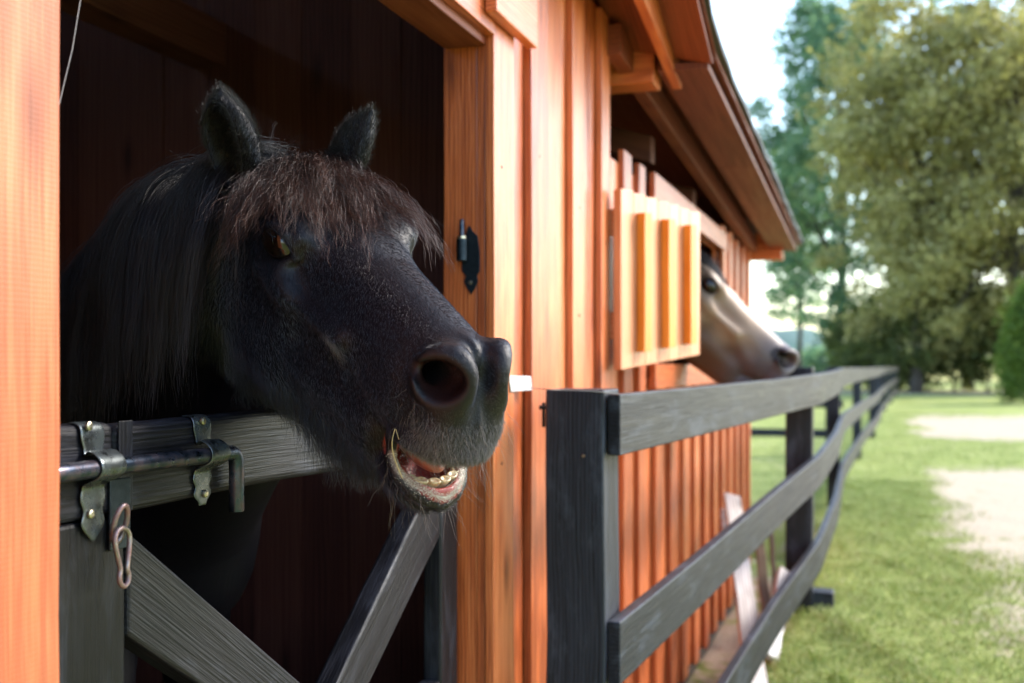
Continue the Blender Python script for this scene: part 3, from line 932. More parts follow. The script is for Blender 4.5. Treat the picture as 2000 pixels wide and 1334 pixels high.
for ya, yb in ((-2.2, 1.2), (1.203, 2.6), (2.603, 3.20), (3.203, 3.797)):
    ys = [y for y in (ya, *[q for q in (2.0, 3.0, 3.3, 3.55) if ya < q < yb], yb)]
    sf.strip([(-.02, y, zroof(y) + .102) for y in ys], (.335, 0, -.085), (0, 0, .02))
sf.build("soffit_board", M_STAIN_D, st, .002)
# rafters inside and ceiling boards
for yr in (-1.5, -.2, .75, 1.75, 2.85, 4.6, 5.7, 6.8):
    z = zroof(yr)
    MB().obox((-3.2, yr, z + .27 + 3.2 * SL - .56 + .165), (3.15, 0, -3.15 * SL), (0, .07, 0), (0, 0, .11), 3, .001).build("rafter", M_INNER, st, .004)
for xb in (-1.15, -2.2):
    MB().box((xb, -2.1, 2.06), (xb + .11, 2.98, 2.19), 'y', 4, .001).build("ceiling_beam", M_INNER, st, .004)
iw = MB()
def board_wall(p, q, z0, z1, th=.022):
    p = np.array(p, float); q = np.array(q, float); L = np.linalg.norm(q - p); u = (q - p) / L; n = np.array([-u[1], u[0], 0]); s = 0
    while s < L - .01:
        wd = min(.16, L - s); iw.obox(np.array([*(p + u * (s + .001)), z0]), (0, 0, z1 - z0), np.array([*(u * (wd - .002)), 0]), n * (th + random.uniform(-.002, .002)), 2, .0008); s += wd
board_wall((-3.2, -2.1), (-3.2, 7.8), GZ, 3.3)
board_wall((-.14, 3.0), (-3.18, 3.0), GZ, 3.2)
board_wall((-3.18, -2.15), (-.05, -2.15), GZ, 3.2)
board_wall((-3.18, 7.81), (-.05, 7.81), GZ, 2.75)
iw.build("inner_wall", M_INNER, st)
MB().box((-.10, 2.605, GZ), (-.0455, 3.78, 2.3), 'z', 2).build("inner_lining", M_INNER, st)
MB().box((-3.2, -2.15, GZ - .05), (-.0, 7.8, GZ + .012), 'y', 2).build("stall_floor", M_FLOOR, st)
# shutter, folded back beside the window
shl = [(.045, 3.600, 1.137), (.045, 3.600, 1.728)]; shr = [tuple(px(1367, 693, .20)), tuple(px(1367, 419, .20))]
A0, A1 = np.array(shl[0]), np.array(shr[0]); Uv = A1 - A0; nrm = np.cross(Uv / np.linalg.norm(Uv), [0, 0, 1.0]); nrm = nrm / np.linalg.norm(nrm)
if nrm[0] < 0: nrm = -nrm
sh = MB(); k = 7
for i in range(k):
    a = A0 + Uv * (i / k + .002); h = .591 + (shr[1][2] - shr[0][2] - .591) * i / k
    sh.obox(a, (0, 0, h), Uv * (1 / k - .003), -nrm * (.028 + random.uniform(-.002, .0)), 3, .0006)
SH = sh.build("shutter", M_HONEY, st, .002)
for s in (.175, .47, .76):
    a = A0 + Uv * s + nrm * .0012 + np.array([0, 0, .05])
    MB().obox(a, (0, 0, .475 - .05 * s), Uv * .085, nrm * .030, 5, .001).build("batten", M_HONEYB, SH, .002)
for z in (.10, .44):
    MB().obox(A0 - nrm * .030 + np.array([0, 0, z]) + Uv * .03, Uv * .92, (0, 0, .09), -nrm * .022, 2, .001).build("ledge", M_HONEY, SH, .002)
# hinge pintle on the jamb
def pyp(x, y, Y):
    r = ray(x, y); return CAM + r * ((Y - CAM[1]) / r[1])
YJ = 2.4735
def pj(x, y): return pyp(x, y, YJ)
out = [(917, 440), (924, 452), (934, 462), (936, 480), (938, 492), (938, 530), (932, 540), (935, 548), (930, 560), (921, 576), (912, 562), (907, 550), (911, 540), (903, 530), (903, 490), (908, 470), (912, 452)]
O = pj(920, 510); uu = np.array([1.0, 0, 0]); 
pin_pl = MB().prism([((pj(a, b) - O)[0], (pj(a, b) - O)[2]) for a, b in out], O, (1, 0, 0), (0, 0, 1), (0, -.004, 0)).build("hinge_plate", M_BLKMET, st, .001)
pb_ = pj(910, 490); r_ = .0115
cx_ = pb_[0] - .002; yb = YJ - .022
MB().tube([(cx_, yb, pj(910, 511)[2]), (cx_, yb, pj(910, 469)[2])], r_ * 1.12, 20).build("hinge_barrel", M_BLKMET, pin_pl, .001)
MB().tube([(cx_, yb, pj(910, 469)[2] + .0003), (cx_, yb, pj(910, 463)[2])], r_ * .98, 20).build("washer", M_SCREW, pin_pl, .0006)
MB().tube([(cx_, yb, pj(910, 463)[2] + .0003), (cx_, yb, pj(910, 434)[2]), (cx_, yb, pj(910, 430)[2])], [.0058, .0058, .004], 16).build("pin", M_ROD, pin_pl, .0005)
q_ = pj(920, 552); MB().tube([(q_[0], YJ - .0042, q_[2]), (q_[0], YJ - .0065, q_[2])], .0048, 14).build("screw", M_SCREW, pin_pl, .0006)
# cobweb thread at the upper left
a = px(165, 0, -.05) + np.array([0, 0, .03]); b = px(115, 205, -.05); c = px(140, 95, -.05)
o_ = MB().tube([a, c + np.array([0, .001, 0]), b], .0005, 5).build("cobweb_thread", M_THREAD)
tag(o_, "thin grey cobweb thread slanting down beside the left door post", "cobweb")

# ------------------------------------------------------------------ half door
XG = -.080
hd = empty("half_door", (XG, 1.75, -.15), "black weathered half door with two slanting braces and a sliding bolt", "door")
def gY(x, X=XG): return px(x, HZ, X)[1]
ys0, ys1 = 1.030, gY(245)
MB().box((XG - .045, ys0, -.22), (XG - .001, ys1, .958), 'z', 12, .0016).build("stile", M_BLACK, hd, .005)
MB().box((XG - .045, gY(862), -.22), (XG - .001, gY(894.5), .958), 'z', 8, .0012).build("stile", M_BLACK, hd, .005)
# top rail with a worn upper edge; short end block left of a joint
MB().box((XG - .045, ys0, .9595), (XG + .000, gY(228) - .002, 1.078), 'y', 5, .0012).build("rail", M_BLACK, hd, .012, segs=3)
MB().strip([(XG - .043, y, .9605 + .002 * math.sin(y * 9)) for y in np.linspace(gY(228), gY(894), 12)], (0, 0, .1165), (.0435, 0, 0)).build("rail", M_BLACK, hd, .014, segs=4)
MB().box((XG - .045, ys1 + .002, .33), (XG - .001, gY(862) - .002, .45), 'y', 5, .0012).build("rail", M_BLACK, hd, .006)
MB().box((XG - .045, ys1 + .002, -.20), (XG - .001, gY(862) - .002, -.08), 'y', 5, .0012).build("rail", M_BLACK, hd, .006)
def brace(pa, pb, wv, th, mat=M_BLACK):
    pa, pb = np.array(pa, float), np.array(pb, float); u = (pb - pa); u /= np.linalg.norm(u)
    W = np.cross(u, [1, 0, 0]); W /= np.linalg.norm(W)
    if W[2] > 0: W = -W
    return MB().obox(pa, pb - pa, W * wv, (-th, 0, 0), 10, .001).build("brace", mat, hd, .005)
pa = px(251, 1037, XG); pb = px(590, 1334, XG); d_ = pb - pa; t_ = (.455 - pa[2]) / d_[2]
# left brace as a prism cut vertically against the stile
P0 = pa; P1 = pa + d_ * t_; low = px(250, 1243, XG)
hL = P0[2] - low[2]
ol = [(P0[1], P0[2]), (P1[1], P1[2]), (P1[1] - hL * .0 - .165, .455), (P0[1], P0[2] - hL)]
def plank_prism(ol, nm, u, xo=0.0):
    """board of the gate cut to the outline ol (y, z); u = grain direction"""
    m = MB(); u = np.array([0, *u]); u /= np.linalg.norm(u); off = RS.uniform(0, 30, 3); n = len(ol)
    for k in (0, 1):
        for y_, z_ in ol:
            r = np.array([XG + xo - .045 * k, y_, z_]); dd = np.array([0, y_, z_]); al = dd @ u; pr = dd - u * al
            m.v.append(r); m.gc.append(off + np.array([al, np.cross([1, 0, 0], u) @ pr, .045 * k])); m.rnd.append(.62)
    m.f.append(tuple(range(n))[::-1]); m.f.append(tuple(range(n, 2 * n)))
    for i in range(n):
        j = (i + 1) % n; m.f.append((i, j, n + j, n + i))
    return m.build(nm, M_BLACK, hd, .006, segs=3)
plank_prism(ol, "brace", d_[1:])
ra = px(812, 1012, XG); rb = px(660, 1334, XG); sa = px(872, 1024, XG); sb = px(724, 1334, XG)
def ext(p, q, z): return p + (q - p) * ((z - p[2]) / (q[2] - p[2]))
tl, bl = ext(ra, rb, .955), ext(ra, rb, .455); tr, br = ext(sa, sb, .955), ext(sa, sb, .455)
yl = gY(861) - .001; tcut = sa + (sb - sa) * ((yl - sa[1]) / (sb[1] - sa[1]))
tlc = ra + (rb - ra) * ((yl - ra[1]) / (rb[1] - ra[1]))
plank_prism([(tlc[1], tlc[2]), (bl[1], bl[2]), (br[1], br[2]), (tcut[1], tcut[2])], "brace", (sb - sa)[1:], xo=-.001)
# inner boarding low down
MB().box((XG - .066, ys1, -.18), (XG - .047, gY(862), .34), 'z', 2).build("lower_panel", M_BLACK, hd, .003)

# sliding bolt
XB = XG + .020
def gp(x, y, X=XB): return px(x, y, X)
b0 = gp(80, 929); b1 = gp(250, 908); b2 = gp(452, 884)
zr = lambda Y: np.interp(Y, [b0[1], b1[1], b2[1]], [b0[2], b1[2], b2[2]])
rod_pts = [(XB, y, zr(y)) for y in np.linspace(b0[1], b2[1], 10)]
hx = gp(458, 1000)
rod_pts += [(XB, b2[1] + .008, b2[2] - .003), (XB, b2[1] + .013, b2[2] - .012), (XB, b2[1] + .014, b2[2] - .03), (XB, b2[1] + .014, hx[2])]
sb_ = MB().tube(rod_pts, .0112, 20).build("bolt_rod", M_ROD, hd, .0012, smooth=False)
sb_.data.shade_smooth()
def bracket(xc_top, xc_bot, prof, wid, nm="bolt_bracket"):
    """prof: list of (z, x-offset, half width) from top to bottom"""
    P = []
    for i, (z, xo, hw_, yc) in enumerate(prof): P.append([(XG + xo, yc + hw_ * s, z) for s in (-1, -.6, -.2, .2, .6, 1)])
    return MB().grid(P).build(nm, M_PLATE, hd, .0, smooth=True, solid=.0028, subd=2)
def mk_bracket(yc, ztop, zrod, zbot, tip):
    R = .0145
    pr = [(ztop + .001, -.022, .020, yc), (ztop + .003, -.006, .021, yc), (ztop - .004, .0035, .022, yc), (ztop - .020, .0035, .023, yc), (ztop - .030, .004, .0165, yc), (ztop - .040, .006, .022, yc + .001)]
    pr += [(zrod + .024, .012, .0235, yc + .002), (zrod + .015, .028, .024, yc + .003), (zrod + .004, .0345, .024, yc + .003), (zrod - .008, .0325, .024, yc + .003), (zrod - .016, .018, .024, yc + .002), (zrod - .020, .005, .023, yc)]
    z = zrod - .026; L = z - zbot
    for t, h_ in ((0, .021), (.12, .024), (.25, .0235), (.38, .017), (.50, .019), (.62, .0235), (.76, .019), (.88, .009), (1.0, .002 if tip else .010)):
        pr.append((z - L * t, .0035, h_, yc))
    return bracket(0, 0, pr, 0)
YB1 = gY(190, XG + .01); YB2 = gY(403, XG + .01)
bk1 = mk_bracket(YB1, 1.078, zr(YB1), px(175, 1058, XG)[2], True)
bk2 = mk_bracket(YB2, 1.077, zr(YB2), px(400, 985, XG)[2], False)
def screw(x, y, par, X=XG + .005):
    p = px(x, y, X); s = MB().tube([p, p + np.array([.003, 0, 0]), p + np.array([.0042, 0, 0])], [.0058, .0055, .003], 16)
    so_ = s.build("screw", M_SCREW, par, 0, smooth=False)
    MB().box(p + np.array([.0040, -.0032, -.0006]), p + np.array([.0046, .0032, .0006]), 'y').build("screw_slot", M_BLKMET, None) if False else None
screw(176, 1004, bk1, XG + .0055); screw(172, 832, bk1, XG + .0052); screw(400, 964, bk2, XG + .0055); screw(395, 822, bk2, XG + .0052)
# hasp plate and strap
MB().box((XG + .0006, gY(210), px(0 + 230, 1072, XG)[2]), (XG + .0042, gY(250), px(230, 934, XG)[2]), 'z').build("hasp_plate", M_BLKMET, hd, .0012)
MB().box((XG + .0006, gY(229), .962), (XG + .003, gY(256), 1.0795), 'z').build("strap", M_BLACK, hd, .001)
# staple ring through the hasp
rc_ = px(232, 1023, XG + .018)
ring = []
for k in range(20):
    t = 2 * math.pi * k / 20
    ring.append(rc_ + np.array([math.sin(t) * .006 + .002, math.cos(t + .0) * .0135 * .9, math.sin(t) * .0235]))
ST = MB().tube(ring, .0037, 10, closed=True).build("staple_ring", M_RUST, hd, 0, smooth=True)
# snap hook hanging from the ring: pear shaped
top = px(238, 1040, XG + .026)
cc = []
for (u_, w_) in [(0, .0), (.009, -.004), (.0135, -.013), (.0125, -.026), (.009, -.042), (.0065, -.054), (.0088, -.062), (.0070, -.071), (.0, -.0755), (-.0068, -.071), (-.0085, -.062), (-.0062, -.054), (-.0085, -.042), (-.0125, -.026), (-.0135, -.013), (-.009, -.004)]:
    cc.append(top + np.array([w_ * -.05, u_ * 1.05, w_ * .97 + .006]))
cc = [np.array(p) for p in cc]
cl_ = np.vstack([cc, cc[:1]]); dense = cat_rom(cl_, 60)[:-1]
o_ = MB().tube(list(dense), .0034, 10, closed=True).build("snap_hook", M_RUST, None, 0, smooth=True)
tag(o_, "rusty pear shaped snap hook hanging from the ring on the half door", "snap hook")

# ------------------------------------------------------------------ wall latch plate with wire
wp = empty("latch_plate", (0.005, 2.60, 1.11), "small white metal plate and wire between the stable wall and the first fence post", "latch")
pz = [px(992, 734, .002), px(1034, 735, .002), px(1036, 762, .002), px(996, 765, .002)]
MB().prism([(p[1] - 2.6, p[2] - 1.11) for p in pz], (.003, 2.6, 1.11), (0, 1, 0), (0, 0, 1), (.003, 0, 0)).build("plate", M_WHITEP, wp, .001)
MB().tube(cat_rom([px(1030, 757, .006), pd(1060, 760, 2.60), pd(1100, 762, 2.62), pd(1160, 764.5, 2.65), pd(1213, 770, 2.70)], 20), .0011, 6).build("wire", M_WIRE, wp)

# ------------------------------------------------------------------ paddock fence
fe = empty("paddock_fence", (.15, 2.68, -.2), "long black three rail paddock fence running along the stable to the trees", "fence")
def gz(x, y):
    """height of the ground"""
    t = np.clip((y - 2.6) / 3.2, 0, 1); t = t * t * (3 - 2 * t)
    return GZ + (0 - GZ) * t
posts = [(.084, 2.600, .145, .160, 1.098), (None,)]
MB().box((.084, 2.600, GZ - .1), (.229, 2.762, 1.094), 'z', 10, .002).build("post", M_FENCE, fe, .006)
PC = []
def fpost(xl, xr, yb, ztop, z0=0.0):
    a = pg(xl, yb, z0); b = pg(xr, yb, z0); wd = b[0] - a[0]
    wv = np.linalg.norm(b - a) / 1.0
    s = wv * .93; x0 = a[0]; y0 = min(a[1], b[1])
    MB().box((x0, a[1], z0 - .2), (x0 + s, a[1] + s, ztop), 'z', 8, .003).build("post", M_FENCE, fe, .006)
    PC.append((x0 + s, a[1], s)); return x0 + s, a[1], s
P2 = fpost(1534, 1589, 1192, 1.145); P3 = fpost(1616, 1641, 994, 1.14); P4 = fpost(1665, 1683, 897, 1.13); P5 = fpost(1697, 1710, 856, 1.13)
for dyy, dx in ((24.5, .86), (30.5, 1.0), (37, 1.2), (44, 1.45)):
    MB().box((dx - .13, dyy, -.1), (dx, dyy + .13, 1.13), 'z', 2).build("post", M_FENCE, fe, .006)
fx = [(.231, 2.62), (.308, 3.4), (.425, 4.6), (P2[0] + .004, P2[1] + .07), (P2[0] + .03, P2[1] + 1.6), (P3[0] + .004, P3[1] + .07), (P4[0] + .004, P4[1] + .07), (P5[0] + .004, P5[1]), (.865, 24.5), (1.205, 37), (1.455, 44.2)]
def rail(zs, hgt, nm="rail"):
    pts = [(x, y, z) for (x, y), z in zip(fx, zs)]
    P_ = np.array(pts); tt = np.interp(np.linspace(0, 10, 121), range(11), range(11))
    c = np.stack([np.interp(tt, range(len(pts)), P_[:, i]) for i in range(3)], 1)
    c[1:-1] = (c[:-2] + 2 * c[1:-1] + c[2:]) / 4
    m = MB(); m.strip([p for p in c], (0, 0, hgt), (.032, -.002, 0)); return m.build(nm, M_FENCE, fe, .004)
rail([.937, .942, .951, .968, .978, .99, .98, .98, .98, .98, .98], .146)
rail([.392, .430, .500, .580, .605, .615, .575, .57, .57, .57, .57], .150)
rail([-.155, -.070, .062, .180, .215, .23, .20, .20, .2, .2, .2], .150)
q_ = pd(1118, 897, 2.58); MB().tube([(q_[0], 2.5995, q_[2]), (q_[0], 2.594, q_[2])], .0035, 10).build("nail", M_SCREW, fe)
for a_, b_ in ((1227, 830), (1222, 872), (1224, 1262), (1221, 1296)):
    q_ = px(a_, b_, .264); MB().tube([(q_[0] - .004, q_[1], q_[2]), (q_[0] + .0015, q_[1], q_[2])], .0042, 10).build("nail", M_SCREW, fe)
for yy, zz_ in ((2.52, 1.62), (2.52, .92), (2.83, 1.70), (2.83, 1.02), (3.24, 1.62), (3.24, 1.30), (3.57, 1.55)):
    MB().tube([(-.002, yy, zz_), (.0012, yy, zz_)], .0038, 10).build("nail", M_BLKMET, st)
q_ = pd(1052, 803, 2.64); MB().box((.058, 2.63, 1.044), (.0835, 2.66, 1.054), 'y').box((.058, 2.655, 1.0), (.066, 2.662, 1.06), 'z').build("post_hinge", M_BLKMET, fe, .001)
# cross fence behind the stable
cf = empty("cross_fence", (-.5, 14.9, 0), "thin black cross fence joining the paddock fence beyond the stable end", "fence")
for x in (.3, -2.4, -5.2, -8.0): MB().box((x - .12, 14.9, -.1), (x, 15.02, 1.12), 'z', 2).build("post", M_FENCE, cf, .005)
for z in (.24, .62, .98): MB().box((-9.0, 14.86, z), (.40, 14.895, z + .10), 'y', 3, .004).build("rail", M_FENCE, cf, .004)

# loose timber between wall and fence
def lean(name, label, cat, p, q, wv, th, mat, group=None):
    p, q = np.array(p, float), np.array(q, float); u = q - p; u_ = u / np.linalg.norm(u)
    W = np.cross(u_, FW); W /= np.linalg.norm(W); N = np.cross(u_, W)
    o = MB().obox(p - W * wv / 2, u, W * wv, N * th, 8, .004).build(name, mat, None, .004)
    return tag(o, label, cat, group)
lean("plank", "pale weathered plank leaning towards the stable wall behind the fence", "plank", pd(1476, 1352, 4.35), pd(1428, 975, 5.7), .085, .03, M_GREYW)
lean("plank", "short pale offcut beside the top of the leaning plank", "plank", pd(1418, 1060, 5.95), pd(1414, 995, 6.0), .045, .03, M_GREYW)
lean("stake", "grey stake standing behind the leaning plank near the stable corner", "stake", pd(1496, 1200, 5.9), pd(1478, 1030, 6.3), .05, .03, M_STAKE)
lean("stake", "thin brown stake close to the second fence post", "stake", pd(1516, 1190, 5.9), pd(1502, 1010, 6.2), .025, .02, M_STAKE)
lean("plank", "pale plank end showing under the lowest fence rail", "plank", pd(1500, 1290, 4.7), pd(1530, 1120, 5.2), .07, .03, M_GREYW)
bo = pg(1572, 1190); o_ = MB().box((bo[0], bo[1], -.02), (bo[0] + .13, bo[1] + .12, .085), 'x', 3, .003).build("timber_offcut", M_FENCE, None, .008)
tag(o_, "dark timber offcut lying in the grass at the second fence post", "offcut")
# ------------------------------------------------------------------ ground
gx = np.concatenate([grow(-900, 1200, -.2, 4.5, .07, 1.12, 60)])
gy = np.concatenate([grow(-60, 1500, 2.0, 20, .12, 1.10, 60)])
G = np.stack(np.meshgrid(gx, gy, indexing='ij'), -1).reshape(-1, 2)
def sm(a, b, x): t = np.clip((x - a) / (b - a), 0, 1); return t * t * (3 - 2 * t)
def wob(x, y): return .5 * np.sin(x * 3.1 + 1.3 * np.sin(y * 1.7)) * np.sin(y * 1.3 + x) + .3 * np.sin(x * 7.3 + y * 4.1) + .2 * np.sin(y * 9.1 - x * 5)
def hgt(x, y):
    h = gz(x, y)
    h = np.where(y < 8.8, GZ + (h - GZ) * sm(.22, .46, x), h) + .012 * wob(x * 1.5, y * 1.5) * (y > 2.8)
    h = np.where(x < .0, np.minimum(h, GZ - .08 + 0 * h) * (y < 8.0) + h * (y >= 8.0), h)
    return h
def sand(x, y):
    a = sm(1.05, 1.60, x + .16 * wob(x * 1.5, y * .8)) * (sm(4.6, 5.6, y) * (1 - sm(6.0, 7.6, y)) * .62 + sm(6.4, 7.8, y) * (1 - sm(12.6, 14.6, y)))
    b = sm(1.45, 1.75, x - .01 * y + .25 + .4 * wob(x * .8, y * .5)) * sm(18.0, 19.8, y) * (1 - sm(25, 31, y))
    c = .55 * sm(30, 33, y) * (1 - sm(40, 46, y)) * sm(1.5, 2.2, x) * 0 + sm(46.5, 48.5, y) * (1 - sm(54, 60, y)) * .8
    d = sm(-.3, .0, x) * (1 - sm(.25, .5, x)) * (1 - sm(7.5, 9, y)) * .7
    far = (1 - sm(9, 10, y)) * sm(2.4, 2.9, x) * .0
    return np.clip(np.maximum.reduce([a, b, c, d, far]), 0, 1)
z = hgt(G[:, 0], G[:, 1])
ni, nj = len(gx), len(gy)
I, J = np.meshgrid(np.arange(ni - 1), np.arange(nj - 1), indexing='ij'); b0_ = (I * nj + J).ravel()
Fq = np.stack([b0_, b0_ + nj, b0_ + nj + 1, b0_ + 1], 1)
mg = NT("grass_ground")
tc = mg.n("TexCoord").outputs["Object"]
n1 = mg.noise(tc, 1.6, 5, .6); n2 = mg.noise(tc, 9, 5, .7); n3 = mg.noise(tc, 55, 4, .7)
gcol = mg.ramp(mg.math('ADD', mg.math('MULTIPLY', n1, .5), mg.math('MULTIPLY', n2, .5)), [(.32, (.17, .20, .050)), (.5, (.33, .37, .10)), (.68, (.48, .46, .19))])
gcol = mg.mix(mg.math('MULTIPLY', n3, .4), gcol, (.06, .085, .02))
scol = mg.ramp(n3, [(.3, (.34, .27, .185)), (.7, (.56, .46, .33))])
sa = mg.attr("sand").outputs["Fac"]
sa2 = mg.ramp(mg.math('ADD', sa, mg.math('MULTIPLY', mg.math('SUBTRACT', mg.math('ADD', mg.math('MULTIPLY', n2, .5), mg.math('MULTIPLY', n1, .5)), .5), 4.5)), [(.36, (0, 0, 0)), (.66, (1, 1, 1))])
mg.set(Base_Color=mg.mix(sa2, gcol, scol), Roughness=.95); mg.b.inputs["Specular IOR Level"].default_value = .15
mg.bump(mg.math('ADD', n3, n2), .6, .03)
gr = raw_mesh("ground", np.c_[G, z], Fq, mg.m, attrs={'sand': ('FLOAT', sand(G[:, 0], G[:, 1]))})
tag(gr, kind="structure")

# grass blades as one mass
mgr = NT("grass_blade"); hi = mgr.n("HairInfo")
mgr.set(Base_Color=mgr.ramp(hi.outputs["Random"], [(0, (.17, .23, .05)), (.55, (.34, .40, .10)), (.9, (.50, .48, .18)), (1, (.55, .46, .25))]), Roughness=.6)
mgr.b.inputs["Specular IOR Level"].default_value = .25
def grass(n, x0, x1, y0, y1, h0, r):
    x = RS.uniform(x0, x1, n); y = y0 + (y1 - y0) * RS.random(n) ** 1.7
    keep = (RS.random(n) > sand(x, y) * 1.02) & ~((x < .02) & (y < 7.9)); x, y = x[keep], y[keep]; n = len(x)
    cl_ = .6 + .6 * np.clip(wob(x * 2.2, y * 2.2) + .3, -.3, 1) + .9 * (wob(x * 3 + 4, y * 3) > .55)
    H = h0 * cl_ * RS.uniform(.5, 1.2, n); l = RS.normal(0, .45, (n, 2))
    k = 4; out = []
    for j in range(k):
        t = j / (k - 1); out.append(np.stack([x + l[:, 0] * H * t * t, y + l[:, 1] * H * t * t, hgt(x, y) + H * t * (1 - .25 * t)], 1))
    return np.stack(out, 1)
Pg = np.concatenate([grass(60000, .24, 1.9, 3.2, 12, .045, 0), grass(26000, .2, 3.2, 9, 30, .055, 0), grass(9000, -4, .5, 8.1, 30, .07, 0)])
o_ = hair("grass", Pg, .0016 + RS.random(len(Pg)) * .0012, mgr.m, None, .3)
tag(o_, "short green grass growing beside the fence", "grass", kind="stuff")

# field and distant wooded hills
def sheet(name, X, Yv, zf, mat):
    X = np.array(X, float); Yv = np.array(Yv, float); Q = np.stack(np.meshgrid(X, Yv, indexing='ij'), -1).reshape(-1, 2)
    a, b = len(X), len(Yv); I, J = np.meshgrid(np.arange(a - 1), np.arange(b - 1), indexing='ij'); q = (I * b + J).ravel()
    o = raw_mesh(name, np.c_[Q, zf(Q[:, 0], Q[:, 1])], np.stack([q, q + b, q + b + 1, q + 1], 1), mat); return tag(o, kind="structure")
M_FIELD = plain("ripe_field", (.62, .55, .16), .9, 0, .2, .05)
sheet("field", np.linspace(-160, 40, 30), np.linspace(75, 230, 24), lambda x, y: -.2 + 2.8 * sm(80, 200, y) + .2 * np.sin(x * .05), M_FIELD)
M_HILL = plain("distant_wood", (.06, .12, .095), .95, 0, .5, .08)
sheet("hills", np.linspace(-420, 220, 160), np.linspace(300, 480, 20), lambda x, y: 15.5 * np.sin(np.clip((y - 300) / 180, 0, 1) * np.pi) ** .35 + 1.6 * np.sin(x * .11) + 1.1 * np.sin(x * .31 + 2) + .6 * np.sin(x * .83 + y) - 2, M_HILL)

# ------------------------------------------------------------------ trees
def leaf_mat(name, a, b, c):
    m = NT(name); r = m.attr("rnd").outputs["Fac"]
    col = m.ramp(r, [(0, a), (.5, b), (1, c)])
    m.set(Base_Color=col, Roughness=.55); m.b.inputs["Specular IOR Level"].default_value = .3
    tr = m.n("BsdfTranslucent"); m.l(m.mix(1.0, col, (1.2, 1.25, .75), 'MULTIPLY'), tr.inputs[0])
    ms = m.n("MixShader"); ms.inputs[0].default_value = .45
    m.l(m.b.outputs[0], ms.inputs[1]); m.l(tr.outputs[0], ms.inputs[2]); m.l(ms.outputs[0], m.t.nodes["Material Output"].inputs[0])
    return m.m
L_OLIVE = leaf_mat("olive_leaves", (.17, .17, .065), (.36, .33, .14), (.55, .48, .26))
L_TEAL = leaf_mat("green_leaves", (.07, .16, .12), (.15, .26, .17), (.26, .35, .20))
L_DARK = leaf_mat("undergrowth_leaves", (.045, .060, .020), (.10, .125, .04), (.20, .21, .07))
L_THUJA = leaf_mat("thuja_leaves", (.060, .110, .018), (.120, .190, .035), (.22, .27, .06))
M_BARK = plain("bark", (.055, .045, .038), .9, 0, .4, 6)
def leaves(cent, rad, n_per, size, flat=.75):
    out = []
    for c, r in zip(cent, rad):
        n = int(n_per * (r / rad.mean()) ** 2)
        out.append(c + RS.normal(0, 1, (n, 3)) * np.array([r, r, r * flat]) * .52)
    P = np.concatenate(out); n = len(P)
    u = RS.normal(0, 1, (n, 3)); u /= np.linalg.norm(u, axis=1)[:, None]; v = np.cross(u, RS.normal(0, 1, (n, 3))); v /= np.linalg.norm(v, axis=1)[:, None]
    s = size * RS.uniform(.6, 1.35, (n, 1))
    V = np.stack([P - u * s, P + v * s * .55 - u * s * .1, P + u * s, P - v * s * .55 - u * s * .1], 1).reshape(-1, 3)
    return V, np.arange(4 * n).reshape(-1, 4), np.repeat(np.clip(RS.normal(.45, .25, n), 0, 1), 4)
def tree(name, label, cat, base, h, rx, zlo, ncl, nper, size, mat, clr, trunk=.25, group=None, shell=.55, lean_=0.0):
    base = np.array([base[0], base[1], 0.0])
    root = empty(name, base, label, cat, group)
    zc = (h + zlo) / 2; hz = (h - zlo) / 2
    d = RS.normal(0, 1, (ncl, 3)); d /= np.linalg.norm(d, axis=1)[:, None]; rr = shell + (1 - shell) * RS.random((ncl, 1)) ** .7
    cen = d * rr * np.array([rx, rx, hz]); tp = 1 - .35 * np.clip(cen[:, 2] / hz, 0, 1) ** 2; cen[:, :2] *= tp[:, None]
    cen += np.array([lean_, 0, zc]) + base
    rad = clr * RS.uniform(.6, 1.3, ncl)
    V, F_, r_ = leaves(cen, rad, nper, size)
    V[:, 2] = np.maximum(V[:, 2], .03)
    raw_mesh("crown", V, F_, mat, root, smooth=False, attrs={'rnd': ('FLOAT', r_)})
    m = MB(); top = base + np.array([lean_, 0, h * .85]); mid = base + np.array([.2, .1, h * .4])
    m.tube(cat_rom([base - [0, 0, .2], base + [.05, 0, h * .15], mid, top], 12), list(np.linspace(trunk, trunk * .15, 12)), 10)
    for k in range(min(ncl, 22)):
        t = RS.uniform(.2, .8); s = base + (top - base) * t; e = cen[k]
        m.tube(cat_rom([s, (s + e) / 2 + np.array([0, 0, .4]), e], 6), list(np.linspace(trunk * .35 * (1 - t * .5), .02, 6)), 6)
    m.build("trunk", M_BARK, root, smooth=True)
    return root
def at(xp, D):
    p = pd(xp, 770, D); return (p[0], p[1])
tree("broadleaf_tree", "tall loose blue-green tree showing sky through its crown, nearest the stable roof", "tree", at(1640, 58), 21.0, 4.7, 2.3, 200, 150, .15, L_TEAL, .88, .32, "trees behind the yard")
tree("broadleaf_tree", "broad dense olive tree at the centre of the tree row", "tree", at(1790, 48), 18.5, 4.5, .9, 175, 160, .14, L_OLIVE, .86, .30, "trees behind the yard", .25)
tree("broadleaf_tree", "tall olive tree at the right edge of the photo, behind the bright conifer", "tree", at(1975, 46), 18.2, 4.2, .8, 155, 155, .14, L_OLIVE, .86, .30, "trees behind the yard", .25)
tree("broadleaf_tree", "darker green tree standing behind and between the two olive trees", "tree", at(1890, 55), 20.5, 4.6, 1.0, 60, 130, .15, L_TEAL, 1.0, .34, "trees behind the yard", .25)
tree("broadleaf_tree", "green tree just outside the right edge of the yard", "tree", at(2160, 50), 17.5, 4.3, 1.6, 100, 200, .16, L_OLIVE, 1.1, .30, "trees behind the yard")
